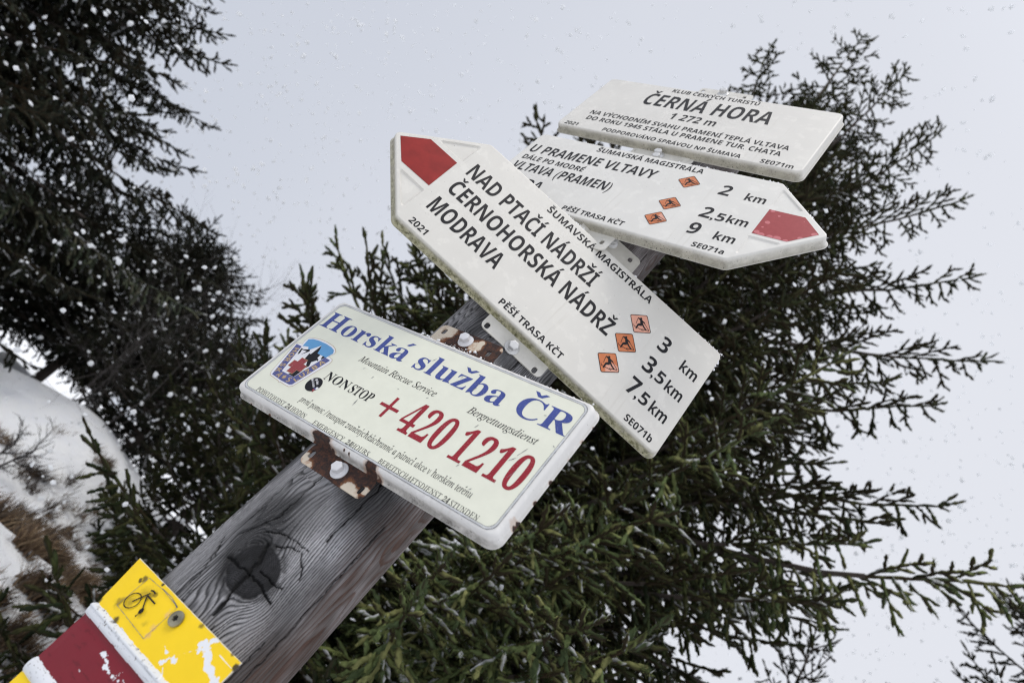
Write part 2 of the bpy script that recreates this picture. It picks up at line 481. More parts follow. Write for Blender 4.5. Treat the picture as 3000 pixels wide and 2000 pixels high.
def tray(name, poly, r, depth, rim, fil, mat, parent, recess=()):
    """pressed plate: flat face at z=0, filleted edge, side wall, rim flange; poly counter-clockwise in mm"""
    cd = corner_data(poly, r); V, F, W, Ho = [], [], [], []
    prof = [(-fil, 0, .0)]
    for k in range(1, 5):
        a = R_(90*k/4); prof.append((-fil+fil*math.sin(a), -fil+fil*math.cos(a), .1*k/4+.05))
    prof += [(.4, -fil-(depth-fil)*.35, .75), (.8, -depth+2.2, 1.0), (1.6, -depth+.6, 1.0), (rim-.5, -depth, .8), (rim, -depth-.5, .5), (rim-.3, -depth-1.2, .2)]
    n = None
    for o, z, wv in prof:
        p, nn = ring(cd, max(r+o, .3)); n = len(p)
        V += [(a, b, z) for a, b in p]
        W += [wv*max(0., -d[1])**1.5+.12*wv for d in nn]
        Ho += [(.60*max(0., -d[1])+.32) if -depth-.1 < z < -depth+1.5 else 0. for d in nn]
    for k in range(len(prof)-1):
        for i in range(n):
            j = (i+1) % n
            F.append((k*n+i, (k+1)*n+i, (k+1)*n+j, k*n+j))
    loops = [[V[i][:2] for i in range(n)]]; idx = list(range(n)); rec = []
    for tri, dz, inset in recess:                          # pressed-in fields of the arrow head
        cdt = corner_data(tri, 2.0); a, _ = ring(cdt, 2.0, 4); b, _ = ring(cdt, 2.0-min(inset, 1.9), 4)
        c0 = np.mean(tri, 0); b = c0+(a-c0)*(1-inset/28)
        k0 = len(V); V += [(x, y, 0) for x, y in a]; V += [(x, y, dz) for x, y in b]; W += [0]*(len(a)*2); Ho += [0]*(len(a)*2)
        m = len(a); loops.append([tuple(q) for q in a][::-1]); idx += list(range(k0, k0+m))[::-1]
        for i in range(m):
            j = (i+1) % m; F.append((k0+j, k0+i, k0+m+i, k0+m+j)[::-1])
        F.append(tuple(k0+m+i for i in range(m)))
    if recess:
        for t in tessellate_polygon([[Vector((a, b, 0)) for a, b in l] for l in loops]):
            q = [idx[i] for i in t]; a, b, c = (V[i] for i in q)
            F.append(tuple(q) if (b[0]-a[0])*(c[1]-a[1])-(b[1]-a[1])*(c[0]-a[0]) > 0 else tuple(q[::-1]))
    else:
        F.append(tuple(range(n)))
    k = (len(prof)-1)*n; F.append(tuple(range(k, k+n))[::-1])
    o = mesh_obj(name, [(a/1000, b/1000, c/1000) for a, b, c in V], F, mat, parent)
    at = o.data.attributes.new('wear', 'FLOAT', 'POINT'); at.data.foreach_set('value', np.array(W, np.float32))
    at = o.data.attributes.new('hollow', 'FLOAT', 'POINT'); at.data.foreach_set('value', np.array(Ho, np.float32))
    nf = len(prof)-1
    for i, p in enumerate(o.data.polygons): p.use_smooth = i < nf*n
    return o

def holed_plate(name, outer, holes, z0, z1, mat, parent):
    loops = [outer]+holes; V, F = [], []
    tri = tessellate_polygon([[Vector((a, b, 0)) for a, b in l] for l in loops])
    flatp = [p for l in loops for p in l]; n = len(flatp)
    V = [(a, b, z1) for a, b in flatp]+[(a, b, z0) for a, b in flatp]
    for t in tri:
        a, b, c = (flatp[i] for i in t); s = (b[0]-a[0])*(c[1]-a[1])-(b[1]-a[1])*(c[0]-a[0])
        t = t if s > 0 else t[::-1]
        F.append(tuple(t)); F.append(tuple(n+i for i in t[::-1]))
    k = 0
    for li, l in enumerate(loops):
        m = len(l)
        for i in range(m):
            j = (i+1) % m; q = (k+i, n+k+i, n+k+j, k+j)
            F.append(q if li == 0 else q[::-1])
        k += m
    return mesh_obj(name, [(a/1000, b/1000, c/1000) for a, b, c in V], F, mat, parent)

def bolt(x, y, z, mat, parent, tilt=0.0):
    """hexagon head bolt with pressed washer flange"""
    V, F = [], []; n = 36
    prof = [(0.1, 0), (8.6, 0), (8.8, .5), (8.5, 1.1), (7.4, 1.5), (6.9, 1.7), (6.6, 2.3), (6.0, 2.9)]
    for r, h in prof:
        V += [(r*math.cos(2*math.pi*i/n), r*math.sin(2*math.pi*i/n), h) for i in range(n)]
    def hexr(a):
        t = (a % (math.pi/3))-math.pi/6; return math.cos(math.pi/6)/math.cos(t)
    for r, h in ((5.9, 3.0), (5.9, 7.6), (5.5, 8.2), (4.6, 8.5)):
        V += [(r*hexr(2*math.pi*i/n+.2)*math.cos(2*math.pi*i/n), r*hexr(2*math.pi*i/n+.2)*math.sin(2*math.pi*i/n), h) for i in range(n)]
    L = len(prof)+4
    for k in range(L-1):
        for i in range(n):
            j = (i+1) % n; F.append((k*n+i, k*n+j, (k+1)*n+j, (k+1)*n+i))
    F.append(tuple((L-1)*n+i for i in range(n)))
    o = mesh_obj('bolt', [(a/1000, b/1000, c/1000) for a, b, c in V], F, mat, parent)
    for i, p in enumerate(o.data.polygons): p.use_smooth = i < 7*n
    o.location = (x/1000, y/1000, z/1000)
    o.rotation_euler = (0, 0, tilt)
    return o

RP, GAP, DEP = 0.0703938, -0.0011713, 0.0124988
def sign_frame(name, th, u, z):
    n = Vector((math.sin(th), -math.cos(th), 0)); t = Vector((math.cos(th), math.sin(th), 0))
    m = Matrix((t, Vector((0, 0, 1)), n)).transposed().to_4x4()
    m.translation = n*(RP+GAP+DEP)+t*u+Vector((0, 0, z+EYE))
    return empty(name, m)

def tab(parent, y0, y1, mat, x0=-43, x1=43, bx=0, by=0, bmat=None, slots=((-35.5, 0), (33, 0)), tilt=.3):
    cy = (y0+y1)/2
    up_ = y0 > 0
    P = rrect((x0+x1)/2, cy, x1-x0, y1-y0, 6.5)
    holes = [rrect(sx, by+sy, 5.6, 8.4, 2.3)[::-1] for sx, sy in slots]
    z = -DEP*1000
    t = holed_plate('mounting_tab', P, holes, z-1.6, z+.2, mat, parent)
    at = t.data.attributes.new('wear', 'FLOAT', 'POINT'); at.data.foreach_set('value', np.full(len(t.data.vertices), .25, np.float32))
    bolt(bx, by, z+.2, bmat, t, tilt)
    return t

# skier on a diamond sticker, drawn once in a unit square (x right, y up)
SKIER = [circle(.62, .775, .062, 14),
         [(.44, .80), (.50, .84), (.58, .74), (.66, .70), (.735, .60), (.76, .49), (.70, .50), (.675, .56), (.66, .47), (.62, .42), (.50, .47), (.52, .60), (.54, .66), (.47, .74)],
         [(.49, .48), (.60, .44), (.55, .34), (.38, .36), (.20, .17), (.15, .22), (.33, .45), (.45, .50)],
         [(.57, .46), (.67, .47), (.70, .33), (.80, .13), (.74, .09), (.62, .30)],
         [(.73, .60), (.78, .56), (.80, .44), (.755, .43)],
         bar((.455, .82), (.245, .47), .028), bar((.775, .46), (.93, .10), .028),
         bar((.11, .33), (.10, .44), .03), bar((.11, .335), (.60, -.02+.09), .034), bar((.50, .165), (.93, .085), .034)]
def sticker(parent, cx, cy, mat, half=16.2):
    s = half*math.sqrt(2)
    st = flat('ski_sticker', [rrect(cx, cy, s, s, 2.2, 4, 45)], .25, mat, parent)
    flat('border', [[rrect(cx, cy, s, s, 2.2, 4, 45), rrect(cx, cy, s-1.5, s-1.5, 1.6, 4, 45)[::-1]]], .4, m_black, st)
    c = math.cos(R_(45)); P = []
    for pl in SKIER:
        q = []
        for x, y in pl:
            a, b = (x-.52)*s*.97, (y-.47)*s*.97; q.append((cx+a*c-b*c, cy+a*c+b*c))
        P.append(q)
    flat('skier_symbol', P, .4, m_black, st)

# ---------------- name plate at the top
S1 = sign_frame('name_plate_sign', -0.63464, 0.01901, 0.85744)
tag(S1, 'white rectangular name plate reading ČERNÁ HORA, topmost sign on the post', 'sign')
H2 = 85
W1 = 184.9
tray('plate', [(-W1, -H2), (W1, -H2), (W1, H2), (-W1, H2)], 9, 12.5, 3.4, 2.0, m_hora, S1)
letters('lettering', [
    ('KLUB ČESKÝCH TURISTŮ', -69, 68.7, 69, 10.6), ('ČERNÁ HORA', -96, 102.4, 18, 38), ('1 272 m', -34, 36.4, -12.8, 18.5),
    ('NA VÝCHODNÍM SVAHU PRAMENÍ TEPLÁ VLTAVA', -153.2, 151.6, -39.6, 11.6), ('DO ROKU 1945 STÁLA U PRAMENE TUR. CHATA', -149.4, 147.4, -57.4, 11.6),
    ('PODPOROVÁNO SPRÁVOU NP ŠUMAVA', -106.8, 103.5, -81.2, 9.6), ('2021', -172.8, -150.5, -81.2, 9), ('SE071m', 130, 172.2, -81.6, 9.9)], .25, m_black, S1)
tab(S1, 80, 124.5, m_tab, bx=-3.3, by=113.2, bmat=m_zinc_p, slots=((-36.5, 1), (31, 0)))
tab(S1, -124, -80, m_tab, bx=-4.5, by=-106, bmat=m_zinc_p)

# ---------------- right-pointing arrow
W2, TIP = 180.2, 81.6
S2 = sign_frame('direction_arrow_sign', -0.64082, 0.01446, 0.65328)
tag(S2, 'white arrow sign pointing right with a faded red tip, reading U PRAMENE VLTAVY', 'sign')
pl_h = 32.
xt = W2+TIP*(1-pl_h/H2)
rec = [([(W2+4, pl_h+1.5), (xt-7.5, pl_h+1.5), (W2+4, H2-12)], -1.7, 4), ([(W2+4, -H2+12), (xt-7.5, -pl_h-1.5), (W2+4, -pl_h-1.5)], -1.7, 4)]
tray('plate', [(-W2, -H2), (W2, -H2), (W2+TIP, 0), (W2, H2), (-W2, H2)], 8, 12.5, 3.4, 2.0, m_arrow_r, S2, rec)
letters('lettering', [
    ('ŠUMAVSKÁ MAGISTRÁLA', -77, 82.2, 67.2, 11), ('U PRAMENE VLTAVY', -170.5, 30, 31.6, 21), ('DÁLE PO MODRÉ', -168, -65.6, 11.2, 11.4),
    ('VLTAVA (PRAMEN)', -168.5, -8.5, -17.2, 20), ('KVILDA', -168.5, -94.3, -53.2, 20), ('PĚŠÍ TRASA KČT', -41, 47, -77.8, 9.2),
    ('2', 118.5, 132, 31.2, 22.5), ('km', 151.6, 176.5, 31.4, 15), ('2', 118, 131.3, -22, 22.5), (',', 132.4, 136, -22, 17), ('5', 138, 148.3, -21.8, 16),
    ('km', 151.2, 176, -21, 15), ('9', 118.5, 132, -57.5, 22.5), ('km', 151.4, 175.8, -57.2, 15), ('SE071a', 136, 173.8, -79.3, 8.6)], .25, m_black, S2)
flat('arrow_mark', [[(186.4, 24), (227.5, 24), (251.3, -2.0), (225.4, -28.7), (186, -28.6)][::-1]], .3, m_markred_a, S2)
for (x, y), ps in (((75.7, 43.3), []), ((76, -10.9), []), ((75.5, -46.7), [(84, -40, 8)])):
    sticker(S2, x, y, orange('orange_sticker_film', ps), 15.4)
tab(S2, 80, 120.5, m_tab, bx=-2.3, by=109.5, bmat=m_zinc_p, slots=((-36, 0), (32.5, -2)))
tab(S2, -116, -80, m_tab, bx=-4, by=-102, bmat=m_zinc_p)

# ---------------- left-pointing arrow
W3 = 189.35
S3 = sign_frame('direction_arrow_sign', -0.04153, 0.00957, 0.46535)
tag(S3, 'white arrow sign pointing left with a dark red tip, reading NAD PTAČÍ NÁDRŽÍ', 'sign')
xt = W3+TIP*(1-pl_h/H2)
rec = [([(-W3-4, H2-12), (-xt+7.5, pl_h+1.5), (-W3-4, pl_h+1.5)], -1.7, 4), ([(-W3-4, -pl_h-1.5), (-xt+7.5, -pl_h-1.5), (-W3-4, -H2+12)], -1.7, 4)]
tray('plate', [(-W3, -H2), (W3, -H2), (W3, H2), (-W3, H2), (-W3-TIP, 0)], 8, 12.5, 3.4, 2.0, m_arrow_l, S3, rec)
letters('lettering', [
    ('NAD PTAČÍ NÁDRŽÍ', -180, 16.8, 23.4, 23.8), ('ČERNOHORSKÁ NÁDRŽ', -178.5, 67.6, -13, 23.8), ('MODRAVA', -177.5, -73.9, -49.8, 23.8),
    ('2021', -177.2, -153.5, -79.1, 8.8), ('ŠUMAVSKÁ MAGISTRÁLA', -83.6, 82.4, 66, 11), ('PĚŠÍ TRASA KČT', -44.8, 46, -78.3, 8.8),
    ('3', 120, 133, 24.3, 22.6), ('km', 155.2, 178.6, 23.2, 15.6), ('3', 120, 133, -12, 22.6), (',', 133.8, 137, -12.2, 17), ('5', 139.5, 150, -12.2, 16.5),
    ('km', 154.4, 177.6, -13, 15.6), ('7', 119.5, 133, -49.3, 23), (',', 133, 136.2, -49, 17), ('5', 139, 149.4, -49, 16.5), ('km', 154, 177, -49.1, 15.6),
    ('SE071b', 138.5, 176.6, -78.9, 9)], .25, m_black, S3)
flat('arrow_mark', [[(-262, -.2), (-237.8, 26.4), (-196, 26.8), (-194.6, -25.2), (-236.4, -26.1)][::-1]], .3, m_markred_b, S3)
for (x, y), ps in (((89, 34.5), [(89, 34.5, 20)]), ((89.2, -.9), []), ((88.4, -37.6), [(97, -42, 9)])):
    sticker(S3, x, y, orange('orange_sticker_film', ps), 16.4)
tab(S3, 80, 121, m_tab, bx=-1.5, by=110, bmat=m_zinc_p, slots=((-39, 0), (30.5, 0)), tilt=.9)
tab(S3, -106.5, -80, m_tab, bx=-.8, by=-100.6, bmat=m_zinc_p, slots=((-36.2, -.4), (33.5, -1.4)), tilt=.2)

# ---------------- rescue service plate
W4, H4 = 174.7, 77.5
S4 = sign_frame('rescue_service_sign', -0.6813, 0.01463, 0.23753)
tag(S4, 'chipped white rescue plate with a badge and a large red phone number', 'sign')
tray('plate', [(-W4, -H4), (W4, -H4), (W4, H4), (-W4, H4)], 8, 12.5, 3.4, 4.0, m_rescue, S4)
SH = (1.0, .2, 339, 146)
sheet = flat('printed_sheet', [rrect(*SH, 9, 7)], .2, m_sheet, S4)
def wavy(P, a, seed):
    r = random.Random(seed); return [(x+r.uniform(-a, a), y+r.uniform(-a, a)) for x, y in P]
def dens(P, step):
    q = []
    for (a, b) in zip(P, P[1:]+P[:1]):
        k = max(1, int(math.hypot(b[0]-a[0], b[1]-a[1])/step))
        for i in range(k): q.append((a[0]+(b[0]-a[0])*i/k, a[1]+(b[1]-a[1])*i/k))
    return q
def frame_line(o, wd, seed, a):
    o_ = dens(rrect(SH[0], SH[1], SH[2]-2*o, SH[3]-2*o, 9-o*.6, 7), 3); i_ = dens(rrect(SH[0], SH[1], SH[2]-2*o-2*wd, SH[3]-2*o-2*wd, 9-o*.6-wd*.6, 7), 3)
    return [wavy(o_, a, seed), wavy(i_, a, seed+1)[::-1]]
flat('border_line', [frame_line(-.3, .45, 3, .16), frame_line(1.9, .35, 5, .05)], .32, m_line, sheet)
flat('worn_edge', [frame_line(.2, 1.5, 8, .15)], .30, m_edge, sheet)
letters('title_lettering', [('Horská služba ČR', -165.2, 168, 33.3, 24.4, 'serif')], .35, m_blue, sheet)
letters('number_lettering', [('420', 21.5, 79, -35, 35.5, 'serif'), ('1210', 88, 164, -35, 35.5, 'serif'),
                             flat_geo([bar((-10.8, -17.9), (13.2, -17.9), 3.6), bar((1, -31), (1, -19.7), 3.6), bar((1, -16.1), (1, -4.6), 3.6)])], .35, m_red_no, sheet)
letters('small_lettering', [
    ('Mountain Rescue Service', -77.6, 31.5, 13.2, 8, 'ital'), ('Bergrettungsdienst', 72.5, 151, 13.5, 8, 'ital'), ('NON', -92.3, -57, -23.4, 11, 'serif'), ('STOP', -54, -22.5, -23.6, 11, 'serif'),
    ('první pomoc / transport zraněných/záchranné a pátrací akce v horském terénu', -91, 135.5, -57.2, 7.2, 'roman'),
    ('POHOTOVOST 24 HODIN', -146.8, -67, -70.2, 5.2, 'roman'), ('EMERGENCY  24HOURS', -53.8, 25, -71, 5.2, 'roman'),
    ('BEREITSCHAFTSDIENST 24 STUNDEN', 38.4, 153.4, -71, 5.2, 'roman')], .35, m_black, sheet)
# badge
def inset(P, d):
    cx, cy = -133.5, -17; return [(cx+(x-cx)*(1-d/26), cy+(y-cy)*(1-d/30)) for x, y in P]
OUT = [(-151.6, -48.2), (-154.8, -43.9), (-165.8, -1.6), (-163.2, 1.4), (-157.4, 2.2), (-159.6, 7.5), (-158.6, 12.8), (-153.5, 15), (-143, 17.2), (-131.8, 17.6), (-121, 16.5), (-114.2, 14.2),
       (-110.2, 11), (-109.8, 8), (-112.4, 2.2), (-105, 1.2), (-102.9, -1), (-102.6, -5.6), (-113.6, -47), (-117, -49.6), (-122, -50), (-131.5, -49.5), (-133, -51.2), (-134.6, -49.5)]
badge = flat('badge', [OUT[::-1]], .34, m_gold, sheet)
flat('badge_ground', [inset(OUT, .5)[::-1]], .40, m_white, badge)
flat('badge_sky', [[(-154.2, -.4), (-156.6, 10.4), (-152, 13.2), (-143, 14.6), (-131, 14.8), (-121, 13.8), (-114.6, 11.8), (-111.4, 7.8), (-113.8, -.6), (-128.5, -.4), (-133.8, 10.7), (-141, 0), (-143.6, -1), (-146.5, 2), (-150.7, 1)]], .46, m_skyb, badge)
flat('badge_band', [[(-150, -46.2), (-163.4, -1.2), (-154.6, -1.2), (-143.8, -37.7), (-123.6, -37.6), (-114.8, -.6), (-106, -1.2), (-116.2, -45.6), (-119, -47.2), (-133.6, -47.4)]], .46, m_band, badge)
flat('badge_mountain', [
    [(-152.4, -3.2), (-148.2, -3.5), (-141.4, -.1), (-139.5, -2.3), (-144.6, -10.9), (-142.5, -3.8), (-149.7, -4.6), (-147.6, -9.1), (-148.1, -12.3), (-150.4, -9.1)],
    [(-133.6, 10.3), (-130.6, 5.6), (-128.3, -.4), (-122.9, -.7), (-122.6, -5.2), (-118.9, -6.7), (-118.1, -9.6), (-119.8, -7.8), (-123.8, -13.1), (-120.9, -18.2), (-122.6, -22.3), (-130, -13), (-135.1, -12.9), (-136.7, -4.9), (-134.4, -4.8), (-134.1, 1.1)],
    [(-133.5, -37.3), (-131.8, -35.4), (-129, -35), (-128.9, -29.1), (-123, -29), (-121.6, -23.1), (-123.9, -37.4)],
    [(-119, -.4), (-115, -.7), (-116.6, -5.2), (-118.4, -3.1)]], .5, m_round, badge)
CR = [(-144, -28.8), (-144, -19.7), (-138.8, -19.7), (-138.8, -13.4), (-129.2, -13.4), (-129.2, -19.6), (-123.2, -19.6), (-123.2, -28.9), (-129.2, -28.9), (-129.2, -35), (-138.6, -35), (-138.6, -28.8)]
flat('cross_outline', [[(-133.6+(x+133.6)*1.05, -24.2+(y+24.2)*1.05) for x, y in CR]], .56, m_gold, badge)
flat('badge_cross', [CR], .62, m_crossred, badge)
bl = [place_char(c, x, y, 6.2, a, 'sans', 1.15) for c, (x, y), a in zip('HORSK', [(-156.3, -8.2), (-154.4, -16), (-152.4, -23.4), (-150.4, -31), (-148.6, -38.6)], (-73,)*5)]
bl += [place_char('A', -141.3, -42.6, 6.4, -12), place_char('S', -125.2, -42.4, 6.6, 12)]
bl += [place_char(c, x, y, 6.2, 75, 'sans', 1.15) for c, (x, y) in zip('LUŽBA', [(-118.2, -38.4), (-117, -31.3), (-115.4, -24.3), (-113.6, -16.6), (-111.8, -8.3)])]
sx, sy = -133.6, -42.4
bl.append(flat_geo([[(sx+(3.4 if k % 2 == 0 else 1.6)*math.cos(k*math.pi/9), sy+(3.4 if k % 2 == 0 else 1.6)*math.sin(k*math.pi/9)) for k in range(18)]]))
letters('badge_lettering', bl, .55, m_gold, badge)
# round sticker
rd = flat('round_sticker', [circle(-94.4, -34, 9.4, 40)], .42, m_round, sheet)
letters('sticker_lettering', [tuple(place_char(c, -101.6+i*1.28+.2*i*0, -29.6-i*.82, 2.6, -34, 'sans', .8) for i, c in enumerate('delicious'))[k] for k in range(9)] +
        [place_char(c, -97.2+i*1.3, -27.4-i*.86, 2.6, -34, 'sans', .8) for i, c in enumerate('golden')], .52, m_white, rd)
flat('flag_white', [[(-86.9, -38.6), (-84.3, -36.0), (-86.4, -34.6), (-88.3, -35.3)][::-1]], .52, m_white, rd)
flat('flag_blue', [[(-86.9, -38.6), (-88.3, -35.3), (-89.9, -38.6)][::-1]], .55, m_band, rd)
flat('flag_red', [[(-86.9, -38.6), (-89.9, -38.6), (-88.6, -41.6), (-87.1, -42.2)][::-1]], .52, m_crossred, rd)
# scratches and bare marks on the sheet
def scratch(x, y, l, ang, seed):
    r = random.Random(seed); P = []
    for k in range(7): P.append((l*(k/6-.5), r.uniform(.2, .55)*(1-abs(k/3-1)*.8)))
    P += [(a, -b*r.uniform(.6, 1.2)) for a, b in P[::-1]]
    ca, sa = math.cos(R_(ang)), math.sin(R_(ang)); return [(x+a*ca-b*sa, y+a*sa+b*ca) for a, b in P]
flat('scratches', [scratch(*s) for s in ((-2, 52, 5, 60, 1), (146, 2, 12, 70, 2), (143, -8, 9, 50, 3), (151, -22, 12, 78, 4), (-35, -30, 9, 95, 5), (-15, 40, 3, 30, 6), (40, 46, 3, 60, 7),
     (60, 47, 4, 90, 8), (61, 40, 5, 60, 9), (92, 5, 5, 70, 10), (-44, 3, 4, 80, 11), (-62, 8, 3, 60, 12), (10, -54, 3, 80, 13), (130, -50, 3, 50, 14), (166, 20, 3.4, -30, 15), (105, -37, 4, 70, 16), (140, 45, 3, 20, 17), (-23, 20, 2.4, 0, 18), (27, 9, 2.5, 40, 19), (-8, 4, 2, 10, 20))], .6, m_line, sheet)
m_rt1 = rust_tab('rusty_tab_low', [(-40, -99, 7), (-31, -103, 6), (24, -101, 7), (32, -104, 7), (41, -94, 4)])
m_rt2 = rust_tab('rusty_tab_top', [(-42, 92, 15), (-33, 102, 12), (13, 96, 7), (16, 103, 4), (42, 105, 2.5)])
tab(S4, 76, 109, m_rt2, bx=-1.9, by=97.8, bmat=m_white_paint, slots=((-34.5, 2), (32, -4)), tilt=.1)
tab(S4, -103, -79, m_rt1, bx=3.0, by=-90.8, bmat=m_white_paint, slots=((-36.5, -.5), (36.3, -4.2)), tilt=.5)
for s in (S4.children):
    if s.name.startswith('mounting_tab'): s['label'] = 'rusty mounting tab with flakes of cream paint'

def frost(parent, runs, seed):
    """crumbs of frozen snow caught along plate edges; runs are (x0, y0, x1, y1, count) in mm"""
    r = random.Random(seed); V, F = [], []
    for x0, y0, x1, y1, n in runs:
        for _ in range(n):
            t = r.random(); cx, cy, cz = x0+(x1-x0)*t+r.gauss(0, .8), y0+(y1-y0)*t+r.gauss(0, .5), -1.5+r.uniform(-3, 1.2); q = .35+1.5*r.random()**3
            k = len(V); V += [((cx+a*q*r.uniform(.6, 1.4))/1000, (cy+b*q*r.uniform(.6, 1.4))/1000, (cz+c*q*r.uniform(.6, 1.4))/1000) for a, b, c in ((1, 0, 0), (-1, 0, 0), (0, 1, 0), (0, -1, 0), (0, 0, 1), (0, 0, -1))]
            F += [(k+a, k+b, k+c) for a, b, c in ((0, 2, 4), (2, 1, 4), (1, 3, 4), (3, 0, 4), (2, 0, 5), (1, 2, 5), (3, 1, 5), (0, 3, 5))]
    mesh_obj('frost', V, F, m_frost, parent, True)
m_frost = paint('frozen_snow_crumbs', (.85, .86, .88), .7, .03)
frost(S1, [(-184, 85, 184, 85, 18)], 1)
frost(S2, [(60, 85.5, 180, 85.5, 60), (180, 85, 262, 0, 34), (-180, 85, 60, 85, 18)], 2)
frost(S3, [(189, 85, 150, 85.5, 34), (189.5, 85, 189.5, 60, 16), (-75, 85.5, -30, 85.5, 46), (-190, 85, 150, 85.5, 26), (-190, 85, -262, 8, 12)], 3)
frost(S4, [(-174, 77.5, 174, 77.5, 60), (-60, 78, 20, 78, 24), (10, 80, 30, 82, 20)], 4)

# ------------------------------------------------------------------ round wooden post
def build_post():
    R = RP; ztop = 0.990
    th = np.concatenate([np.linspace(-150, -95, 40, endpoint=False), np.linspace(-95, 95, 420, endpoint=False), np.linspace(95, 210, 40, endpoint=False)])
    th = np.radians(th)
    z = np.concatenate([np.linspace(-1.5, -.25, 25, endpoint=False), np.linspace(-.25, .26, 620, endpoint=False), np.linspace(.26, ztop-.004, 420)])
    T, Z = np.meshgrid(th, z); s = R*T*1000; zz = Z*1000            # millimetres on the surface
    # knot: fibres flow round it like a stream round a cylinder
    kx, kz, a = -19, 41, 22.
    dx = s-kx; dz = zz-kz; rr = np.hypot(dx*1.0, dz*.98)+1e-3
    wx = dx*(1-np.clip(a*a/(rr*rr), 0, 1)*.95)
    s2 = kx+wx+5*np.exp(-((rr-a)/18)**2)*np.sin(np.arctan2(dz, dx)*3+.7)
    s2 = s2+(fnoise(s/60, zz/160, 3)-.5)*16+(fnoise(s/9, zz/60, 5)-.5)*2.4
    ang = s2/(R*1000)
    # growth rings: pith off centre, leaning
    px = 30+zz*.030+(fnoise(zz/220, zz*0+.5, 8)-.5)*26; pyy = 22+(fnoise(zz/150, zz*0+3.5, 9)-.5)*14
    rho = np.hypot(R*1000*np.sin(ang)-px, R*1000*np.cos(ang)-pyy)
    rho = rho+(fnoise(s/14, zz/90, 12)-.5)*3.0
    per = 1.25+.75*fnoise(s/50, zz/300, 14)+.5*sstep(-10, 60, s)
    ph = (rho/per) % 1.0
    late = sstep(.35, .84, ph)*(1-sstep(.92, 1.0, ph))               # dark latewood, sharp on one side
    fib = fnoise(s2/.7, zz/22, 20, 3)
    # inside the knot: its own rings
    ink = 1-sstep(a*.93, a*1.03, rr+(fnoise(s/8, zz/8, 31)-.5)*3)
    kph = ((np.hypot(dx+3, dz-4)+(fnoise(s/6, zz/6, 33)-.5)*2.6)/1.55) % 1.0
    kl = sstep(.4, .8, kph)*(1-sstep(.88, 1, kph))
    coll = np.exp(-((rr-a*1.08)/3.0)**2)
    light = np.array((.172, .170, .176)); dark = np.array((.024, .024, .026)); brown = np.array((.15, .082, .048)); dbrown = np.array((.080, .030, .014))
    patch = fnoise(s/38, zz/75, 41)
    lt = light*(.34+1.3*sstep(.30, .72, patch)+.9*np.exp(-((s-18)/20)**2-((zz-92)/24)**2))[..., None]  # last term paints a bright sheen into the wood, right above the knot
    bz = sstep(8, 60, s-(zz-60)*.12+(fnoise(s/18, zz/60, 44)-.5)*46)*(1-sstep(170, 330, zz))
    bz = np.clip(bz+sstep(430, 560, zz)*.6*sstep(-10, 40, s), 0, 1)*.75
    lt = lt*(1-.38*bz[..., None])+brown*(.38*bz)[..., None]*(.55+.6*patch)[..., None]
    dk = dark*(1-bz[..., None])+dbrown*bz[..., None]
    amp = (.52+.46*sstep(.30, .70, fnoise(s/22, zz/120, 16)))*(1-.35*bz); c = lt*(1-(amp*late)[..., None])+dk*(amp*late)[..., None]
    c = c*(.70+.6*fib)[..., None]
    kc = np.array((.022, .022, .024))*(1-.75*kl[..., None])*(.45+1.3*fnoise(s/7, zz/7, 50)**1.5)[..., None]
    c = c*(1-ink[..., None])+kc*ink[..., None]
    c = c*(1-.55*coll*(fnoise(s/7, zz/7, 52) > .42))[..., None]
    disp = -late*.8-.3*(1-fib)
    disp = disp*(1-ink)+ink*(-.9-.25*kl)-coll*.7
    # rough weathered patch under the rescue plate
    rough = np.exp(-((s+38)/22)**2-((zz-82)/22)**2)
    gr = ((s2/2.6) % 1.0 < .45)*((zz/1.9+vnoise(s/2, zz/8, 60)*3) % 1.0 < .6)
    disp = disp+rough*gr*.5; c = c*(1+rough*(gr*.75-.35))[..., None]
    # drying cracks
    cracks = [([(-36, 215), (-37.8, 131), (-38.1, 108), (-37.7, 85), (-48.7, 65), (-54.3, 55)], .55), ([(-26.3, 63.7), (-21.1, 49.6), (-20.1, 38.6), (-19.1, 23), (-16.3, 11), (-16.3, -.7)], 1.35),
              ([(-45.3, 37.2), (-29.2, 36.5), (-19.6, 37.4), (-13.3, 35.9), (-4.7, 36.6), (10.2, 31.4)], 1.05), ([(-14.2, 43.5), (.1, 44), (9.1, 45.1)], .7),
              ([(-20.5, 64.8), (-10, 72.7), (-.2, 74.2), (9.8, 67.5), (15.4, 58.8)], .38), ([(-51.6, -8), (-52.2, 7.8), (-54, 18.4), (-66.8, 45.3)], .45), ([(-62.7, 38.1), (-55.9, 29.3)], .4),
              ([(-36.8, 68.4), (-24.2, 75.1), (-9, 78.9), (3.3, 79.1)], .36), ([(40, -60), (41, 30), (39, 140)], .5), ([(8, 95), (9, 150), (7, 215)], .4), ([(-60, 70), (-61, 150), (-59, 230)], .4), ([(20, 260), (24, 420), (22, 560)], .6), ([(-20, 330), (-19, 460)], .5),
              ([(-60, 300), (-58, 480)], .4), ([(55, 480), (52, 620)], .7), ([(-45, -40), (-44, 10)], .3), ([(28, -80), (30, 10)], .3), ([(-10, -60), (-8, -5)], .35)]
    jx = s+(fnoise(s/5, zz/6, 70)-.5)*4.5
    jz = zz+(fnoise(s/5, zz/6, 75)-.5)*4.5
    for pts, wd in cracks:
        d = poly_dist(jx, jz, pts); wv = wd*(.35+1.25*fnoise(s/9, zz/9, 77)); k = 1-sstep(wv*.55, wv*1.35, d); c = c*(1-.35*np.exp(-(d/(2.2*wd+.6))**2))[..., None]
        c = c*(1-.93*k)[..., None]; disp = disp-k*2.2
    c = np.clip(c, .006, .6)
    r = R+disp*.001
    lean = (Z-.35)*.010
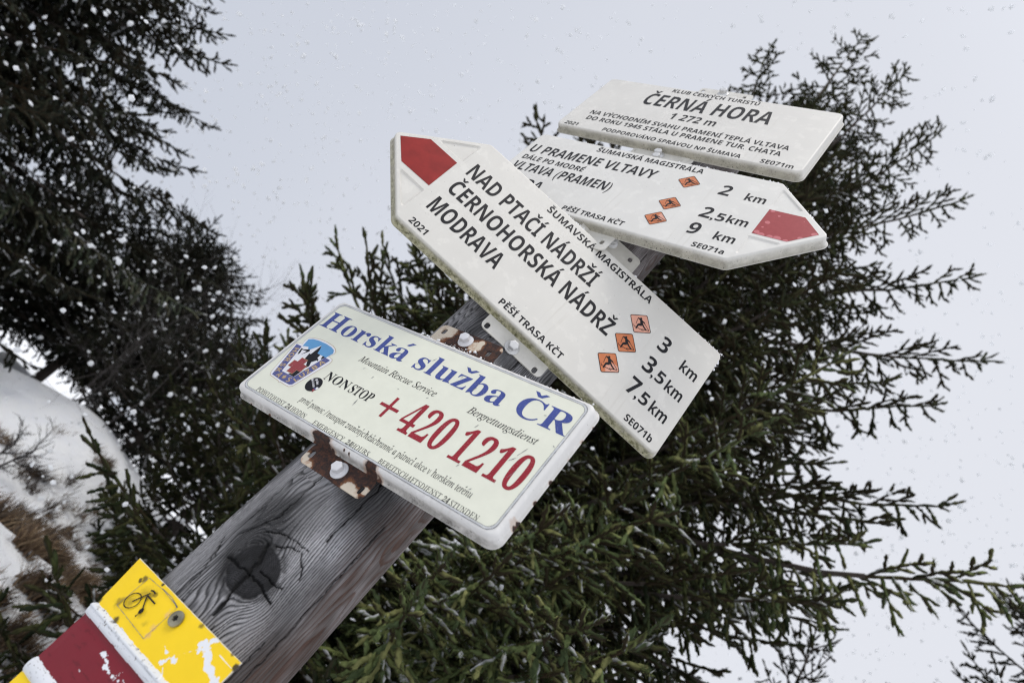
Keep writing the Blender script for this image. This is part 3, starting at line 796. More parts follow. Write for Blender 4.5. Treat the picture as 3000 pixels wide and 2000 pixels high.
    X = np.sin(T)*r; Y = -np.cos(T)*r
    for thn, u, zc, h in ((-0.63464, .019, .857, .130), (-0.64082, .0145, .653, .125), (-.04153, .0096, .465, .127), (-.6813, .0146, .2375, .112)):
        nx, ny = math.sin(thn), -math.cos(thn)                     # flat seats cut for the sign backs
        lim = RP+GAP-.0012
        dd = X*nx+Y*ny; on = (np.abs(Z-zc) < h) & (dd > lim)
        X = np.where(on, X-nx*(dd-lim), X); Y = np.where(on, Y-ny*(dd-lim), Y)
    V = np.stack([X+lean, Y, Z+EYE], -1)
    nz_, nt_ = T.shape
    i = np.arange(nz_-1)[:, None]*nt_; j = np.arange(nt_)[None, :]; jn = (j+1) % nt_
    F = np.stack([i+j, i+jn, i+nt_+jn, i+nt_+j], -1).reshape(-1, 4)
    V = V.reshape(-1, 3); c = c.reshape(-1, 3)
    # top: rounded arris, then the sawn end
    top0 = (nz_-1)*nt_; extra = []; ec = []
    for kk, (sc_, dzt) in enumerate(((.985, .003), (.94, .0045), (.45, .006), (.02, .0065))):
        ctr = np.array((lean[-1, 0], 0)); xy = (V[top0:top0+nt_, :2]-ctr)*sc_+ctr
        extra.append(np.c_[xy, np.full(nt_, ztop-.004+dzt+EYE)]); ec.append(np.tile((.13, .13, .14), (nt_, 1))*(.7+.6*rng.random((nt_, 1))))
        b0 = top0+kk*nt_; j1 = np.arange(nt_); j2 = (j1+1) % nt_
        F = np.vstack([F, np.stack([b0+j1, b0+j2, b0+nt_+j2, b0+nt_+j1], -1)])
    V = np.vstack([V]+extra); c = np.vstack([c]+ec)
    o = big_mesh('wooden_post', V, F, tinted('weathered_wood', .82, bump_scale=900, bump_s=.5, spec=.25, fibre=True), smooth=True)
    set_color(o, c)
    return tag(o, 'round weathered grey wooden post with a big cracked knot, carrying the signs', 'post')
build_post()

# ------------------------------------------------------------------ yellow and red trail marker board
def build_board():
    th = R_(-38); n = Vector((math.sin(th), -math.cos(th), 0)); t = Vector((math.cos(th), math.sin(th), 0))
    m = Matrix((t, Vector((0, 0, 1)), n)).transposed().to_4x4(); m.translation = n*(RP+.004)+Vector((0, 0, EYE-.03))
    root = empty('trail_marker_board', m)
    tag(root, 'chipped yellow, white and dark red trail board screwed to the post below the signs', 'trail marker')
    nx, ny = 330, 330
    v = np.linspace(0, 1, ny); u = np.linspace(0, 1, nx)
    U, Vv = np.meshgrid(u, v)
    y = 22.3-Vv*150-U*2.0*(1-Vv)
    xl = -66.6+(22.3-y)*.135
    xl = np.where(y < -19, -61.4+(y+19)*-.02, xl)
    xr = 85.1-(20.3-y)*.06
    x = xl+(xr-xl)*U
    def bead(c, w_): return np.clip(1-((y-c)/w_)**2, 0, 1)**.6
    wob = (fnoise(x/16, y*0+.5, 3)-.5)*1.2
    h = 2.9*bead(-25.0, 5.4)+1.1*bead(-22.5, 1.6)+2.9*bead(-75.4, 5.8)-.4*np.exp(-((y+33)/3)**2)+(fnoise(x/30, y/30, 6)-.5)*.8
    curl = sstep(.0, .06, U)
    h = h-(1-curl)*.4
    yel = np.array((.88, .60, .012)); wht = np.array((.66, .68, .71)); red = np.array((.175, .010, .020))
    yb1 = -19.3+wob+(fnoise(x/3.5, y/3.5, 8)-.5)*1.6; yb2 = -29.8+wob*.8+(fnoise(x/6, y/6, 9)-.5)*.9
    yb3 = -69.3-wob+(fnoise(x/4, y/4, 10)-.5)*1.4; yb4 = -81.5+wob
    c = np.where((y > yb1)[..., None], yel, np.where((y > yb2)[..., None], wht, np.where((y > yb3)[..., None], red, np.where((y > yb4)[..., None], wht, yel))))
    tone = fnoise(x/25, y/25, 12); c = c*(.93+.14*tone)[..., None]
    nf = (fnoise(x/5, y/5, 15)-.5)*7+(fnoise(x/1.5, y/1.5, 18)-.5)*3
    wp = np.array((.74, .75, .78))
    def chip(pts, r, col=wp, k=1.0):
        nonlocal c
        d = poly_dist(x, y, pts)+nf*k*.75; mk = 1-sstep(r-.25, r+.25, d); c = c*(1-mk[..., None])+np.array(col)*mk[..., None]
    chip([(47, 11.4), (54, 10.5), (60, 7.7), (66, 3.4), (71, 2.2), (77, .8), (84, 0)], 2.9)
    chip([(45, 10), (49, 8)], 1.6); chip([(31.8, -14.7), (34.5, -9)], 1.6); chip([(36, -8), (40, -7)], 2.0, k=1.3); chip([(23, -6.5), (29, -8.5)], .7, k=.9); chip([(38, -4), (47, 6), (50, 8)], .25, k=.5)
    chip([(52, 17.5), (54, 19)], 1.5); chip([(36, -16), (44, -22)], .35, k=.15); chip([(66, 14), (82, 13.5)], .3, k=.12)
    chip([(-15, -37.2), (-8, -39.6)], 1.7, k=1.1); chip([(-8, -41), (4, -42), (14, -40.5), (26, -44)], .9, k=1.6); chip([(-20, -54.7), (-18.5, -55)], .5, k=.5); chip([(12, -38), (30, -40)], .8, k=1.5)
    # white worn edge on the right and top rims
    edge = np.minimum((xr-x), np.minimum(22.3-U*2-y, 50))
    mk = (1-sstep(.25, .7, edge+nf*.09)); c = c*(1-mk[..., None])+np.array((.62, .58, .48))*mk[..., None]
    dirt = np.array((.035, .026, .012))
    for (bx, by, r, kk) in ((-46.5, 11.5, 2.2, .9), (-43.5, 14.5, 3.4, .8), (-25, 20.2, 2.1, 1), (-32.2, -17.6, 3.6, .9), (-61.5, -18.4, 2.6, .9), (83.5, 16, 3.4, .95), (34.2, 19.5, 3, .7), (82, 20, 1.5, 1), (74, 20, 1.6, .7), (-22.5, 11.8, 2.6, .6)):
        d = np.hypot(x-bx, y-by)+nf*.5; k2 = (1-sstep(r*.5, r*1.1, d))*kk; c = c*(1-k2[..., None])+dirt*k2[..., None]
    for (bx, by, r, kk) in ((-32, 8, 8, .45), (-36, -3, 7, .5), (-44, -8.6, 5, .6), (-26, 10, 5, .45), (-17, -4.5, 5, .35), (-8, -6, 5, .3)):
        d = np.hypot(x-bx, y-by)+nf*.9; k2 = (1-sstep(r*.1, r, d))*kk; c = c*(1-k2[..., None])+dirt*k2[..., None]
    for (bx, by, r) in ((2, 8, 4), (1, -4, 4.5), (3, -9, 4)):
        d = np.hypot(x-bx, y-by)+nf*.9; k2 = (1-sstep(r*.3, r, d))*.6; c = c*(1-k2[..., None])+np.array((.72, .44, .20))*k2[..., None]
    ws = (fnoise(x/7, y/1.2, 33) > .66)*(fnoise(x/3, y/3, 35) > .48); wm = ((y < yb1) & (y > yb2)) | ((y < yb3) & (y > yb4)); c = np.where((ws & wm)[..., None], c*.72, c)
    c = np.where(((fnoise(x/2.2, y/2.2, 36) > .79) & wm)[..., None], np.array((.12, .11, .10)), c)
    rs = fnoise(x/9, y/3, 30)*(np.abs(y+45) < 30)*(x < 10); k2 = np.clip(sstep(.66, .78, rs)*.5, 0, 1)*((y < yb2) & (y > yb3)); c = c*(1-.5*k2)[..., None]
    P = np.stack([x/1000, y/1000, h/1000], -1).reshape(-1, 3)
    i = np.arange(ny-1)[:, None]*nx; j = np.arange(nx-1)[None, :]
    F = np.stack([i+j, i+nx+j, i+nx+j+1, i+j+1], -1).reshape(-1, 4)
    o = big_mesh('painted_panel', P, F, tinted('chipped_sign_paint', .42, spec=.28, bump_scale=300, bump_s=.08), root, True)
    set_color(o, c.reshape(-1, 3))
    so_ = o.modifiers.new('thickness', 'SOLIDIFY'); so_.thickness = .0012; so_.offset = -1
    # old sticker with what is left of a bicycle
    out_ = dens([(-43.1, -11.2), (2.9, -13.2), (4.1, 16.7), (-20, 18.2), (-41.1, 17.2)], 2)
    in_ = [(-19+(a+19)*.985, 2.5+(b-2.5)*.976) for a, b in out_]
    st = flat('bicycle_sticker', [[wavy(out_, .12, 4), in_[::-1]], bar((-22, 18.1), (-8, 18.6), .7, .4), bar((-8, 18.6), (4, 16.2), .3, 1.1)], .75, m_line, root)
    cx, cy, r = -34.6, -1.6, 6.9
    ang = np.linspace(0, 2*math.pi, 40)[:-1]
    def sk(a, b): return (a, b)
    ow = [(cx+7.0*math.cos(q)+1.0*math.sin(q), cy+6.9*math.sin(q)) for q in ang]; iw = [(cx+6.1*math.cos(q)+.9*math.sin(q), cy+6.0*math.sin(q)) for q in ang]
    flat('bicycle_symbol', [[ow, iw[::-1]], bar((-34, -2.2), (-26.9, 10.3), 1.2), bar((-28.9, 11.8), (-26.4, 12.8), 1.3), bar((-26.6, 12.8), (-22.6, 12.4), 1.3), bar((-27.5, 7.8), (-15, 7.5), 1.25),
                            bar((-27.2, 7.2), (-20.6, -.2), 1.2), circle(-19.8, -2.2, 2.0, 14, 2.5), bar((-19.8, -3), (-19.9, -6.7), .6), circle(-19.9, -6.9, .7, 8)], .95, m_black, st)
    # torx screw
    V, Fs = [], []; n = 36
    def star(i, r): return r*(1+.16*math.cos(6*2*math.pi*i/n)) 
    prof = [(6.2, 0), (6.4, 1.0), (6.1, 1.9), (5.2, 2.3)]
    for r, hh in prof: V += [(r*math.cos(2*math.pi*i/n), r*math.sin(2*math.pi*i/n), hh) for i in range(n)]
    V += [(star(i, 2.4)*math.cos(2*math.pi*i/n), star(i, 2.4)*math.sin(2*math.pi*i/n), 2.3) for i in range(n)]
    V += [(star(i, 2.2)*math.cos(2*math.pi*i/n), star(i, 2.2)*math.sin(2*math.pi*i/n), .5) for i in range(n)]
    for k in range(5):
        for i in range(n): Fs.append((k*n+i, k*n+(i+1) % n, (k+1)*n+(i+1) % n, (k+1)*n+i))
    Fs.append(tuple(5*n+i for i in range(n)))
    sc_ = mesh_obj('screw', [(a/1000, b/1000, c_/1000) for a, b, c_ in V], Fs, m_screw, root)
    sc_.location = (.0123, .0106, .0006)
    V2 = [(star(i, 2.25)*math.cos(2*math.pi*i/n)/1000, star(i, 2.25)*math.sin(2*math.pi*i/n)/1000, .0006) for i in range(n)]
    mesh_obj('torx_shade_disc', V2, [tuple(range(n))], m_recess_shade, sc_)  # flat near-black disc, painted shade for the depth of the torx socket
build_board()

# ------------------------------------------------------------------ terrain
CAMXY = np.array((0, -.67058))
def ground_z(x, y):
    """snow slope rising away behind the post (world z)"""
    x = np.asarray(x, float); y = np.asarray(y, float)
    a = R_(-18); d = (x-CAMXY[0])*math.sin(a)+(y-CAMXY[1])*math.cos(a); l = (x-CAMXY[0])*math.cos(a)-(y-CAMXY[1])*math.sin(a)
    base = -1.15+np.where(d > 0, 14*np.tanh(d/14)*.182, d*.08)
    ridge = .10*np.sin(d*2.1+.5*np.sin(l*.9)+.4)*sstep(1.2, 3, d)*(1-sstep(9, 14, d))
    und = (fnoise(x/1.6+40, y/1.6+40, 81)-.5)*.34*sstep(.8, 3, np.abs(d)+np.abs(l)*.6)+(fnoise(x/7+20, y/7+20, 85)-.5)*.9*sstep(4, 10, np.hypot(d, l))
    bank = .36*np.exp(-((l-.1)/1.1)**2-((d-6.6)/.9)**2)
    hill = sstep(14, 90, d)*5
    return EYE+base+ridge+und+bank+hill

def build_ground():
    rr = np.concatenate([[0.02], np.geomspace(.4, 30, 230), np.geomspace(32, 600, 40)]); th = np.linspace(0, 2*math.pi, 361)[:-1]
    Rr, T = np.meshgrid(rr, th, indexing='ij'); X = Rr*np.sin(T); Y = Rr*np.cos(T)-.67
    Z = ground_z(X, Y)+(fnoise(X*3+9, Y*3+9, 90)-.5)*.05
    nr, ntq = X.shape; i = np.arange(nr-1)[:, None]*ntq; j = np.arange(ntq)[None, :]; jn = (j+1) % ntq
    F = np.stack([i+j, i+ntq+j, i+ntq+jn, i+jn], -1).reshape(-1, 4)
    m, nt, b = new_mat('old_snow'); v = objvec(nt)
    c = mix(nt, ramp(nt, noise(nt, v, 6, 5), .35, .7), (.88, .90, .94), (.94, .95, .96))
    crumb = math_(nt, 'MULTIPLY', ramp(nt, noise(nt, v, 22, 6, .75), .66, .73), .6)
    c = mix(nt, crumb, c, (.30, .25, .19))
    nt.links.new(c, b.inputs['Base Color']); b.inputs['Roughness'].default_value = .75
    bump(nt, b, noise(nt, v, 9, 8, .68), .85, .06)
    tag(big_mesh('snowy_ground', np.stack([X, Y, Z], -1).reshape(-1, 3), F[:, ::-1], m, smooth=True), kind='structure')
build_ground()

# ------------------------------------------------------------------ spruces
class Wood:
    def __init__(s): s.a = []          # x0 y0 z0 x1 y1 z1 r0 r1 needles fresh

def unit(v): v = np.asarray(v, float); return v/(np.linalg.norm(v)+1e-9)
def nrm(x, y, z):
    l = math.sqrt(x*x+y*y+z*z)+1e-9; return (x/l, y/l, z/l)
def side(d):                            # horizontal side vector of a direction, and its upper normal
    l = math.hypot(d[0], d[1])+1e-9; sx, sy = d[1]/l, -d[0]/l
    return (sx, sy, 0.), (sy*d[2], -sx*d[2], sx*d[1]-sy*d[0])
def comb(d, a, s, b, u, c): return nrm(d[0]*a+s[0]*b+u[0]*c, d[1]*a+s[1]*b+u[1]*c, d[2]*a+s[2]*b+u[2]*c)

def shoot(W, r, p, d, l, nseg, droop, rad, nd, fr):
    pts = [p]; g = r.gauss; A = W.a; h = l/nseg
    for k in range(nseg):
        d = nrm(d[0]+g(0, .05), d[1]+g(0, .05), d[2]-droop+g(0, .05)); q = (p[0]+d[0]*h, p[1]+d[1]*h, p[2]+d[2]*h)
        A.append((*p, *q, rad*(1-k/nseg*.6), rad*(1-(k+1)/nseg*.6), nd, fr)); p = q; pts.append(p)
    return pts

def fan(W, r, p, d, size, fr):
    """the whorl of year shoots at a branch tip"""
    d = tuple(d); s, u = side(d); U = r.uniform
    shoot(W, r, p, comb(d, 1, s, 0, u, U(0, .35)), size*U(1.0, 1.7), 2, -.02, .0024, 1, fr)
    for sg in (-1, 1):
        shoot(W, r, p, comb(d, .85, s, sg*U(.4, .7), u, U(-.1, .4)), size*U(.6, 1.1), 1, .0, .002, 1, fr)
    if r.random() < .6: shoot(W, r, p, comb(d, .6, s, U(-.4, .4), u, .7), size*U(.4, .8), 1, 0, .002, 1, fr)

def limb(W, LB, r, p0, az, L, e0, e1, fine, dens_, fr=0., hang=.35, droop2=.10):
    """one branch: limb curve, side twigs, side shoots, tip whorl"""
    n = max(5, int(L/.14)); p = tuple(float(v) for v in p0); T = []; P = [p]; U = r.uniform
    for k in range(n):
        t = (k+.5)/n; e = e0+(e1-e0)*t**1.6+r.gauss(0, .04); a = az+r.gauss(0, .05)
        d = (math.sin(a)*math.cos(e), math.cos(a)*math.cos(e), math.sin(e)); h = L/n
        q = (p[0]+d[0]*h, p[1]+d[1]*h, p[2]+d[2]*h); rad = .0045+.011*L*(1-t)**1.2
        (LB if t < .75 else W).a.append((*p, *q, rad, .0045+.011*L*max(0, 1-t-1/n)**1.2, 0 if t < .35 else .8, fr))
        p = q; P.append(p); T.append(d)
    fan(W, r, p, T[-1], .075*fine, fr)
    x = .16*L; sg = 1
    while x < L*.985:
        f = x/L; k = min(n-1, int(f*n)); w1 = f*n-k; A_, B_ = P[k], P[k+1]
        loc = (A_[0]+(B_[0]-A_[0])*w1, A_[1]+(B_[1]-A_[1])*w1, A_[2]+(B_[2]-A_[2])*w1); d = T[k]; s, u = side(d)
        l2 = min(.40, (.09+.27*L*(1-f)**.8*U(.5, 1.15))*min(1., .4+f*2.2)); sg = -sg; a = U(.60, .95)
        if r.random() < hang:
            b = sg*U(.1, .7); dz = U(.6, 1.1)
            dd = nrm(d[0]*.45+s[0]*b, d[1]*.45+s[1]*b, d[2]*.45-dz); l2 *= .75; dr = .05
        else:
            dd = comb(d, math.cos(a), s, sg*math.sin(a), u, U(-.20, .14)); dr = droop2
        ns = max(2, int(l2/.09)); pts = shoot(W, r, loc, dd, l2, ns, dr, .0026, 1, fr)
        y = .05; s3 = 1
        while y < l2*.93:                              # side shoots of the twig
            g = y/l2; kk = min(ns-1, int(g*ns)); w1 = g*ns-kk; A_, B_ = pts[kk], pts[kk+1]
            lc = (A_[0]+(B_[0]-A_[0])*w1, A_[1]+(B_[1]-A_[1])*w1, A_[2]+(B_[2]-A_[2])*w1)
            d2 = nrm(B_[0]-A_[0], B_[1]-A_[1], B_[2]-A_[2])
            vx, vy, vz = d[0]*.3, d[1]*.3, .9+d[2]*.3
            sv = nrm(d2[1]*vz-d2[2]*vy, d2[2]*vx-d2[0]*vz, d2[0]*vy-d2[1]*vx); s3 = -s3; a3 = U(.45, .78)
            c3, b3 = math.cos(a3), s3*math.sin(a3)
            shoot(W, r, lc, nrm(d2[0]*c3+sv[0]*b3, d2[1]*c3+sv[1]*b3, d2[2]*c3+sv[2]*b3+U(-.25, .3)), min(.10, .045+.26*(l2-y)*U(.4, 1.)), 1, 0, .0018, 1, fr)
            y += U(.034, .058)/dens_
        x += U(.030, .055)/dens_
    return p

def segs_to_tubes(A, sides):
    p0, p1 = A[:, :3], A[:, 3:6]; d = p1-p0; d /= np.linalg.norm(d, axis=1, keepdims=True)+1e-9
    ref = np.where(np.abs(d[:, 2:3]) > .9, np.array([[1., 0, 0]]), np.array([[0, 0, 1.]]))
    u = np.cross(d, ref); u /= np.linalg.norm(u, axis=1, keepdims=True); v = np.cross(d, u)
    n = len(A); V = np.empty((n, 2*sides, 3), np.float32)
    for k in range(sides):
        a = 2*math.pi*k/sides; o = u*math.cos(a)+v*math.sin(a)
        V[:, k] = p0+o*A[:, 6:7]; V[:, sides+k] = p1+o*A[:, 7:8]
    b = (np.arange(n)*2*sides)[:, None]; k = np.arange(sides)[None]; kn = (k+1) % sides
    F = np.stack([b+k, b+kn, b+sides+kn, b+sides+k], -1).reshape(-1, 4)
    return V.reshape(-1, 3), F

def needles(A, per_m, ln, wd, r, frost, greens, cap):
    A = A[A[:, 8] > 0]
    L = np.linalg.norm(A[:, 3:6]-A[:, :3], axis=1)
    cnt = L*per_m*A[:, 8]; tot = cnt.sum()
    if tot > cap: cnt *= cap/tot
    cnt = np.floor(cnt+r.random(len(cnt))).astype(int); idx = np.repeat(np.arange(len(A)), cnt); n = len(idx)
    S = A[idx]; d = S[:, 3:6]-S[:, :3]; d /= np.linalg.norm(d, axis=1, keepdims=True)+1e-9
    t = r.random((n, 1)); P = S[:, :3]+(S[:, 3:6]-S[:, :3])*t
    ref = np.where(np.abs(d[:, 2:3]) > .9, np.array([[1., 0, 0]]), np.array([[0, 0, 1.]]))
    u = np.cross(d, ref); u /= np.linalg.norm(u, axis=1, keepdims=True); v = np.cross(d, u)
    a = r.uniform(0, 2*math.pi, (n, 1)); rad = u*np.cos(a)+v*np.sin(a); tan = np.cross(d, rad)
    nd = d*r.uniform(.45, .95, (n, 1))+rad+r.normal(0, .12, (n, 3)); nd[:, 2] += .18; nd /= np.linalg.norm(nd, axis=1, keepdims=True)
    l = ln*r.uniform(.7, 1.15, (n, 1)); w_ = wd*r.uniform(.7, 1.2, (n, 1))
    V = np.stack([P-tan*w_*.5, P+tan*w_*.5, P+nd*l*.62+tan*w_*.42, P+nd*l], 1).astype(np.float32)
    F = np.arange(n*4, dtype=np.int32).reshape(n, 4)[:, [0, 1, 2, 3]]
    g = np.array(greens)[r.integers(0, len(greens), n)]*r.uniform(.65, 1.35, (n, 1))*(1+3.4*S[:, 9:10]**3)
    fz = (r.random(n) < frost*(.25+S[:, 9])) & (rad[:, 2] > -.2); g[fz] = np.array((.42, .43, .43))*r.uniform(.6, 1.2, (fz.sum(), 1))
    C = np.repeat(g, 4, axis=0)
    return V.reshape(-1, 3), F, C

def sleeves(A, rad, r, greens):
    """the dense needle core of every shoot: a rough tapering sleeve, brown along its under side"""
    A = A[A[:, 8] > 0]; n = len(A); sides, rows = 5, 6
    p0, p1 = A[:, :3], A[:, 3:6]; d = p1-p0; d /= np.linalg.norm(d, axis=1, keepdims=True)+1e-9
    ref = np.where(np.abs(d[:, 2:3]) > .9, np.array([[1., 0, 0]]), np.array([[0, 0, 1.]]))
    u = np.cross(d, ref); u /= np.linalg.norm(u, axis=1, keepdims=True); v = np.cross(u, d)
    V = np.empty((n, rows*sides, 3), np.float32); C = np.empty((n, rows*sides, 3), np.float32)
    g = np.array(greens)[r.integers(0, len(greens), n)]*r.uniform(.6, 1.2, (n, 1))*(1+3.2*A[:, 9:10]**3)
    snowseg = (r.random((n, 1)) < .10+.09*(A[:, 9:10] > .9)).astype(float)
    for k in range(rows):
        t = k/(rows-1); fat = (.7, 1., .9, 1.05, .85, .5)[k]
        for q in range(sides):
            a = 2*math.pi*(q+.5*(k % 2))/sides; o = u*math.cos(a)+v*math.sin(a)
            V[:, k*sides+q] = p0+(p1-p0)*t+o*(rad*fat*r.uniform(.40, 1.5, (n, 1)))
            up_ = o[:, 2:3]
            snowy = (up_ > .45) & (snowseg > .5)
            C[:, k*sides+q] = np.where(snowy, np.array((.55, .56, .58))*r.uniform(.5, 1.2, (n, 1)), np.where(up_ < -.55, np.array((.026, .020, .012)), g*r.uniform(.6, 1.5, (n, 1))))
    b = (np.arange(n)*rows*sides)[:, None, None]; k = (np.arange(rows-1)*sides)[None, :, None]; q = np.arange(sides)[None, None]; qn = (q+1) % sides
    F = np.stack([b+k+q, b+k+qn, b+k+sides+qn, b+k+sides+q], -1).reshape(-1, 4)
    return V.reshape(-1, 3), F, C.reshape(-1, 3)

m_needle = tinted('spruce_needles', .65, spec=.06)
m_bark = paint('spruce_bark', (.055, .042, .034), .9, .25, bumpy=.5)
GREENS = [(.020, .026, .010), (.028, .033, .012), (.013, .018, .008), (.037, .038, .015)]
COLD = [(.016, .020, .013), (.024, .027, .017), (.013, .016, .012), (.030, .029, .020)]

def build_tree(name, label, cat, base, W, LB, trunk, per_m, ln, wd, frost, greens, cap, seed, group=None):
    r = np.random.default_rng(seed)
    root = empty(name, loc=base); tag(root, label, cat, group)
    off = np.array(base)
    A = np.array(W.a); A[:, :3] -= off; A[:, 3:6] -= off
    V, F, Cn = needles(A, per_m, ln, wd, r, frost, greens, cap)
    tv, tf = segs_to_tubes(A[A[:, 6] > 0], 3)
    tc_ = np.tile(np.array((.040, .026, .016)), (len(tv), 1))
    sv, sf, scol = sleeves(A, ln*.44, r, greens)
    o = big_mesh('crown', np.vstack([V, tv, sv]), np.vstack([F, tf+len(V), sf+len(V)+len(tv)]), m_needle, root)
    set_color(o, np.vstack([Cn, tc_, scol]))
    if LB and LB.a:
        B = np.array(LB.a); B[:, :3] -= off; B[:, 3:6] -= off
        big_mesh('limbs', *segs_to_tubes(B, 6), m_bark, root, True)
    if trunk is not None:
        Tt = np.array(trunk); Tt[:, :3] -= off; Tt[:, 3:6] -= off
        big_mesh('trunk', *segs_to_tubes(Tt, 10), m_bark, root, True)
    return root

def trunk_segs(x, y, z0, z1, r0, seed, n=14):
    r = random.Random(seed); S = []; p = (x, y, z0); 
    for k in range(n):
        t = (k+1)/n; q = (x+r.uniform(-.015, .015), y+r.uniform(-.015, .015), z0+(z1-z0)*t)
        S.append((*p, *q, r0*(1-k/n)+.006, r0*(1-t)+.006, 0, 0)); p = q
    return S

def spot(az, d):
    return d*math.sin(R_(az)), d*math.cos(R_(az))-.67058

def spruce(name, label, az, d, ztop, prof, seed, fine=1., dens_=1., per_m=500, ln=.013, wd=.0017, frost=.03, greens=GREENS, cap=900000, step=.17, nb=(4, 6), fr=0., hero=(), keep=None, group='spruces around the signpost', cat='tree', zlow=None, hang=.35, rt_=.10, lowd=1.):
    r = random.Random(seed); x, y = spot(az, d); zb = float(ground_z(x, y))
    W, LB = Wood(), Wood(); z = (zlow if zlow is not None else zb+.25-EYE)
    while z < ztop-.12:
        k = r.randint(nb[0], nb[1]); a0 = r.uniform(0, 6.28)
        for i in range(k):
            a = a0+2*math.pi*i/k+r.gauss(0, .25); L = float(prof(z, a))*r.uniform(.72, 1.12)
            if keep and not keep(z, a): continue
            if L < .08: continue
            hf = (z-(zb-EYE))/(ztop-(zb-EYE))
            e0 = -.10+.75*hf**2+r.gauss(0, .08); e1 = .32+.55*hf+r.gauss(0, .12)
            limb(W, LB, r, (x, y, z+EYE+r.uniform(-.05, .05)), a, L, e0, e1, fine, dens_, fr, hang)
        z += step*r.uniform(.8, 1.25)*(1 if z < ztop-1 else .8)*(lowd if z < 2.3 else 1)
    fan(W, r, (x, y, ztop+EYE-.25), (.01, 0, 1.), .22*fine, fr)
    for (hz, tip, L_f) in hero:                           # long single branches
        tv = np.array(tip)-np.array((x, y, hz+EYE)); Lh = float(np.linalg.norm(tv)); ah = math.atan2(tv[0], tv[1]); eh = math.asin(tv[2]/Lh)
        limb(W, LB, r, (x, y, hz+EYE), ah, Lh*1.02, eh-.10, eh+.14, fine, dens_*1.0, 1.0 if tip[2] < EYE+1.9 else fr, .45)
    return build_tree(name, label, cat, (x, y, zb), W, LB, trunk_segs(x, y, zb-.1, ztop+EYE-.2, rt_, seed), per_m, ln, wd, frost, greens, cap, seed+1, group)

# the big spruce right behind the post
def prof_c(z, a):
    t = np.interp(z, [-1.2, 0, .8, 1.6, 2.4, 3.2, 4.0, 4.8, 5.4, 5.8], [1.2, 1.25, 1.32, 1.30, 1.15, .98, .74, .42, .2, .1])
    return t
def world(az, el, hd):
    x, y = spot(az, hd); return (x, y, EYE+hd*math.tan(R_(el)))
CAZ, CD = 11, 3.0
heroes = [(2.6, world(41.5, 49.1, 2.85), 1), (3.3, world(33.2, 59.4, 2.6), 1), (1.55, world(42, 38.4, 2.7), 1), (1.2, world(50.5, 35.6, 2.5), 1), (3.9, world(17.6, 66, 2.55), 1), (2.9, world(37.5, 54, 2.75), 1),
          (.6, world(17, 23.0, 1.55), 1), (1.2, world(27.5, 45.5, 1.75), 1), (.9, world(24, 38, 1.65), 1), (2.2, world(-15.6, 45.5, 2.55), 1), (1.3, world(-12.6, 31, 2.7), 1), (.9, world(-17.3, 25.5, 2.8), 1),
          (1.2, world(-14, 28.3, 2.7), 1), (.8, world(-15.5, 22, 2.75), 1), (1.4, world(-10, 33.5, 2.65), 1), (1.1, world(-8, 28.5, 2.6), 1), (.6, world(-13, 18, 2.75), 1), (1.0, world(-4, 25, 2.2), 1), (1.3, world(-6, 33, 2.3), 1),
          (2.0, world(38.5, 44.5, 2.75), 1), (3.1, world(26.5, 63, 2.55), 1), (3.4, world(8, 66.5, 2.5), 1), (3.3, world(-3, 62.5, 2.6), 1), (1.1, world(36.5, 33, 2.35), 1), (1.0, world(36, 28, 2.5), 1),
          (.7, world(13.7, 20.6, 1.55), 1), (.75, world(20.8, 27.2, 1.5), 1), (.45, world(12.3, 16.8, 1.6), 1), (.35, world(20.7, 17.7, 1.5), 1), (.3, world(25.2, 17.0, 1.5), 1), (.3, world(9.1, 12.6, 1.6), 1), (.1, world(8.5, 8.8, 1.6), 1), (2.1, world(24.1, 51.7, 1.9), 1), (1.7, world(20.8, 47.5, 1.75), 1)]
spruce('spruce_tree', 'big dark spruce directly behind the signpost, filling the middle and right', CAZ, CD, 5.2, prof_c, 21, fine=1.15, dens_=1.15, per_m=620, ln=.0160, wd=.0017,
       frost=.05, cap=2300000, step=.11, nb=(6, 8), fr=.4, hang=.5, hero=heroes, rt_=.11, lowd=.66, keep=lambda z, a: True)

# taller spruce at the left edge and a shorter one beside it
spruce('spruce_tree', 'tall spruce with snowy gaps, leaning in from the top left corner', -48, 7.4, 4.95,
       lambda z, a: np.interp(z, [0, 1.0, 1.6, 2.5, 3.2, 3.7, 4.2, 4.9], [3.0, 3.05, 2.95, 2.25, 1.3, .7, .3, .1]), 33, fine=1.3, dens_=1.3, per_m=300, ln=.0200, wd=.0028, frost=.03, greens=COLD, cap=900000, step=.15, nb=(8, 10), rt_=.13, hang=.45, zlow=.45,
       hero=[(2.1, world(-36, 26.5, 5.7), 1), (1.4, world(-25.5, 18.6, 5.7), 1), (2.7, world(-40.5, 28.6, 6.0), 1), (.9, world(-21, 13.8, 6.0), 1)])
spruce('spruce_tree', 'shorter dark spruce just right of the tall left spruce, above the snow bank', -23, 8.8, 2.95,
       lambda z, a: np.interp(z, [.2, .8, 1.5, 2.2, 2.75], [2.0, 1.95, 1.6, 1.0, .2]), 35, fine=1.3, dens_=1.2, per_m=300, ln=.0200, wd=.0028, frost=.03, greens=COLD, cap=450000, step=.12, nb=(8, 10), rt_=.06, hang=.4, zlow=.85)
spruce('spruce_tree', 'conical spruce at the lower right edge against the sky', 59, 6.0, 6.3,
       lambda z, a: np.interp(z, [-1, 1.5, 3.2, 4.7, 6.0, 6.6], [1.9, 1.7, 1.3, .78, .35, .1]), 37, fine=1.2, dens_=.95, per_m=300, ln=.0180, wd=.0026, frost=.02, greens=COLD, cap=450000, step=.17, nb=(6, 8), rt_=.12, zlow=1.2)
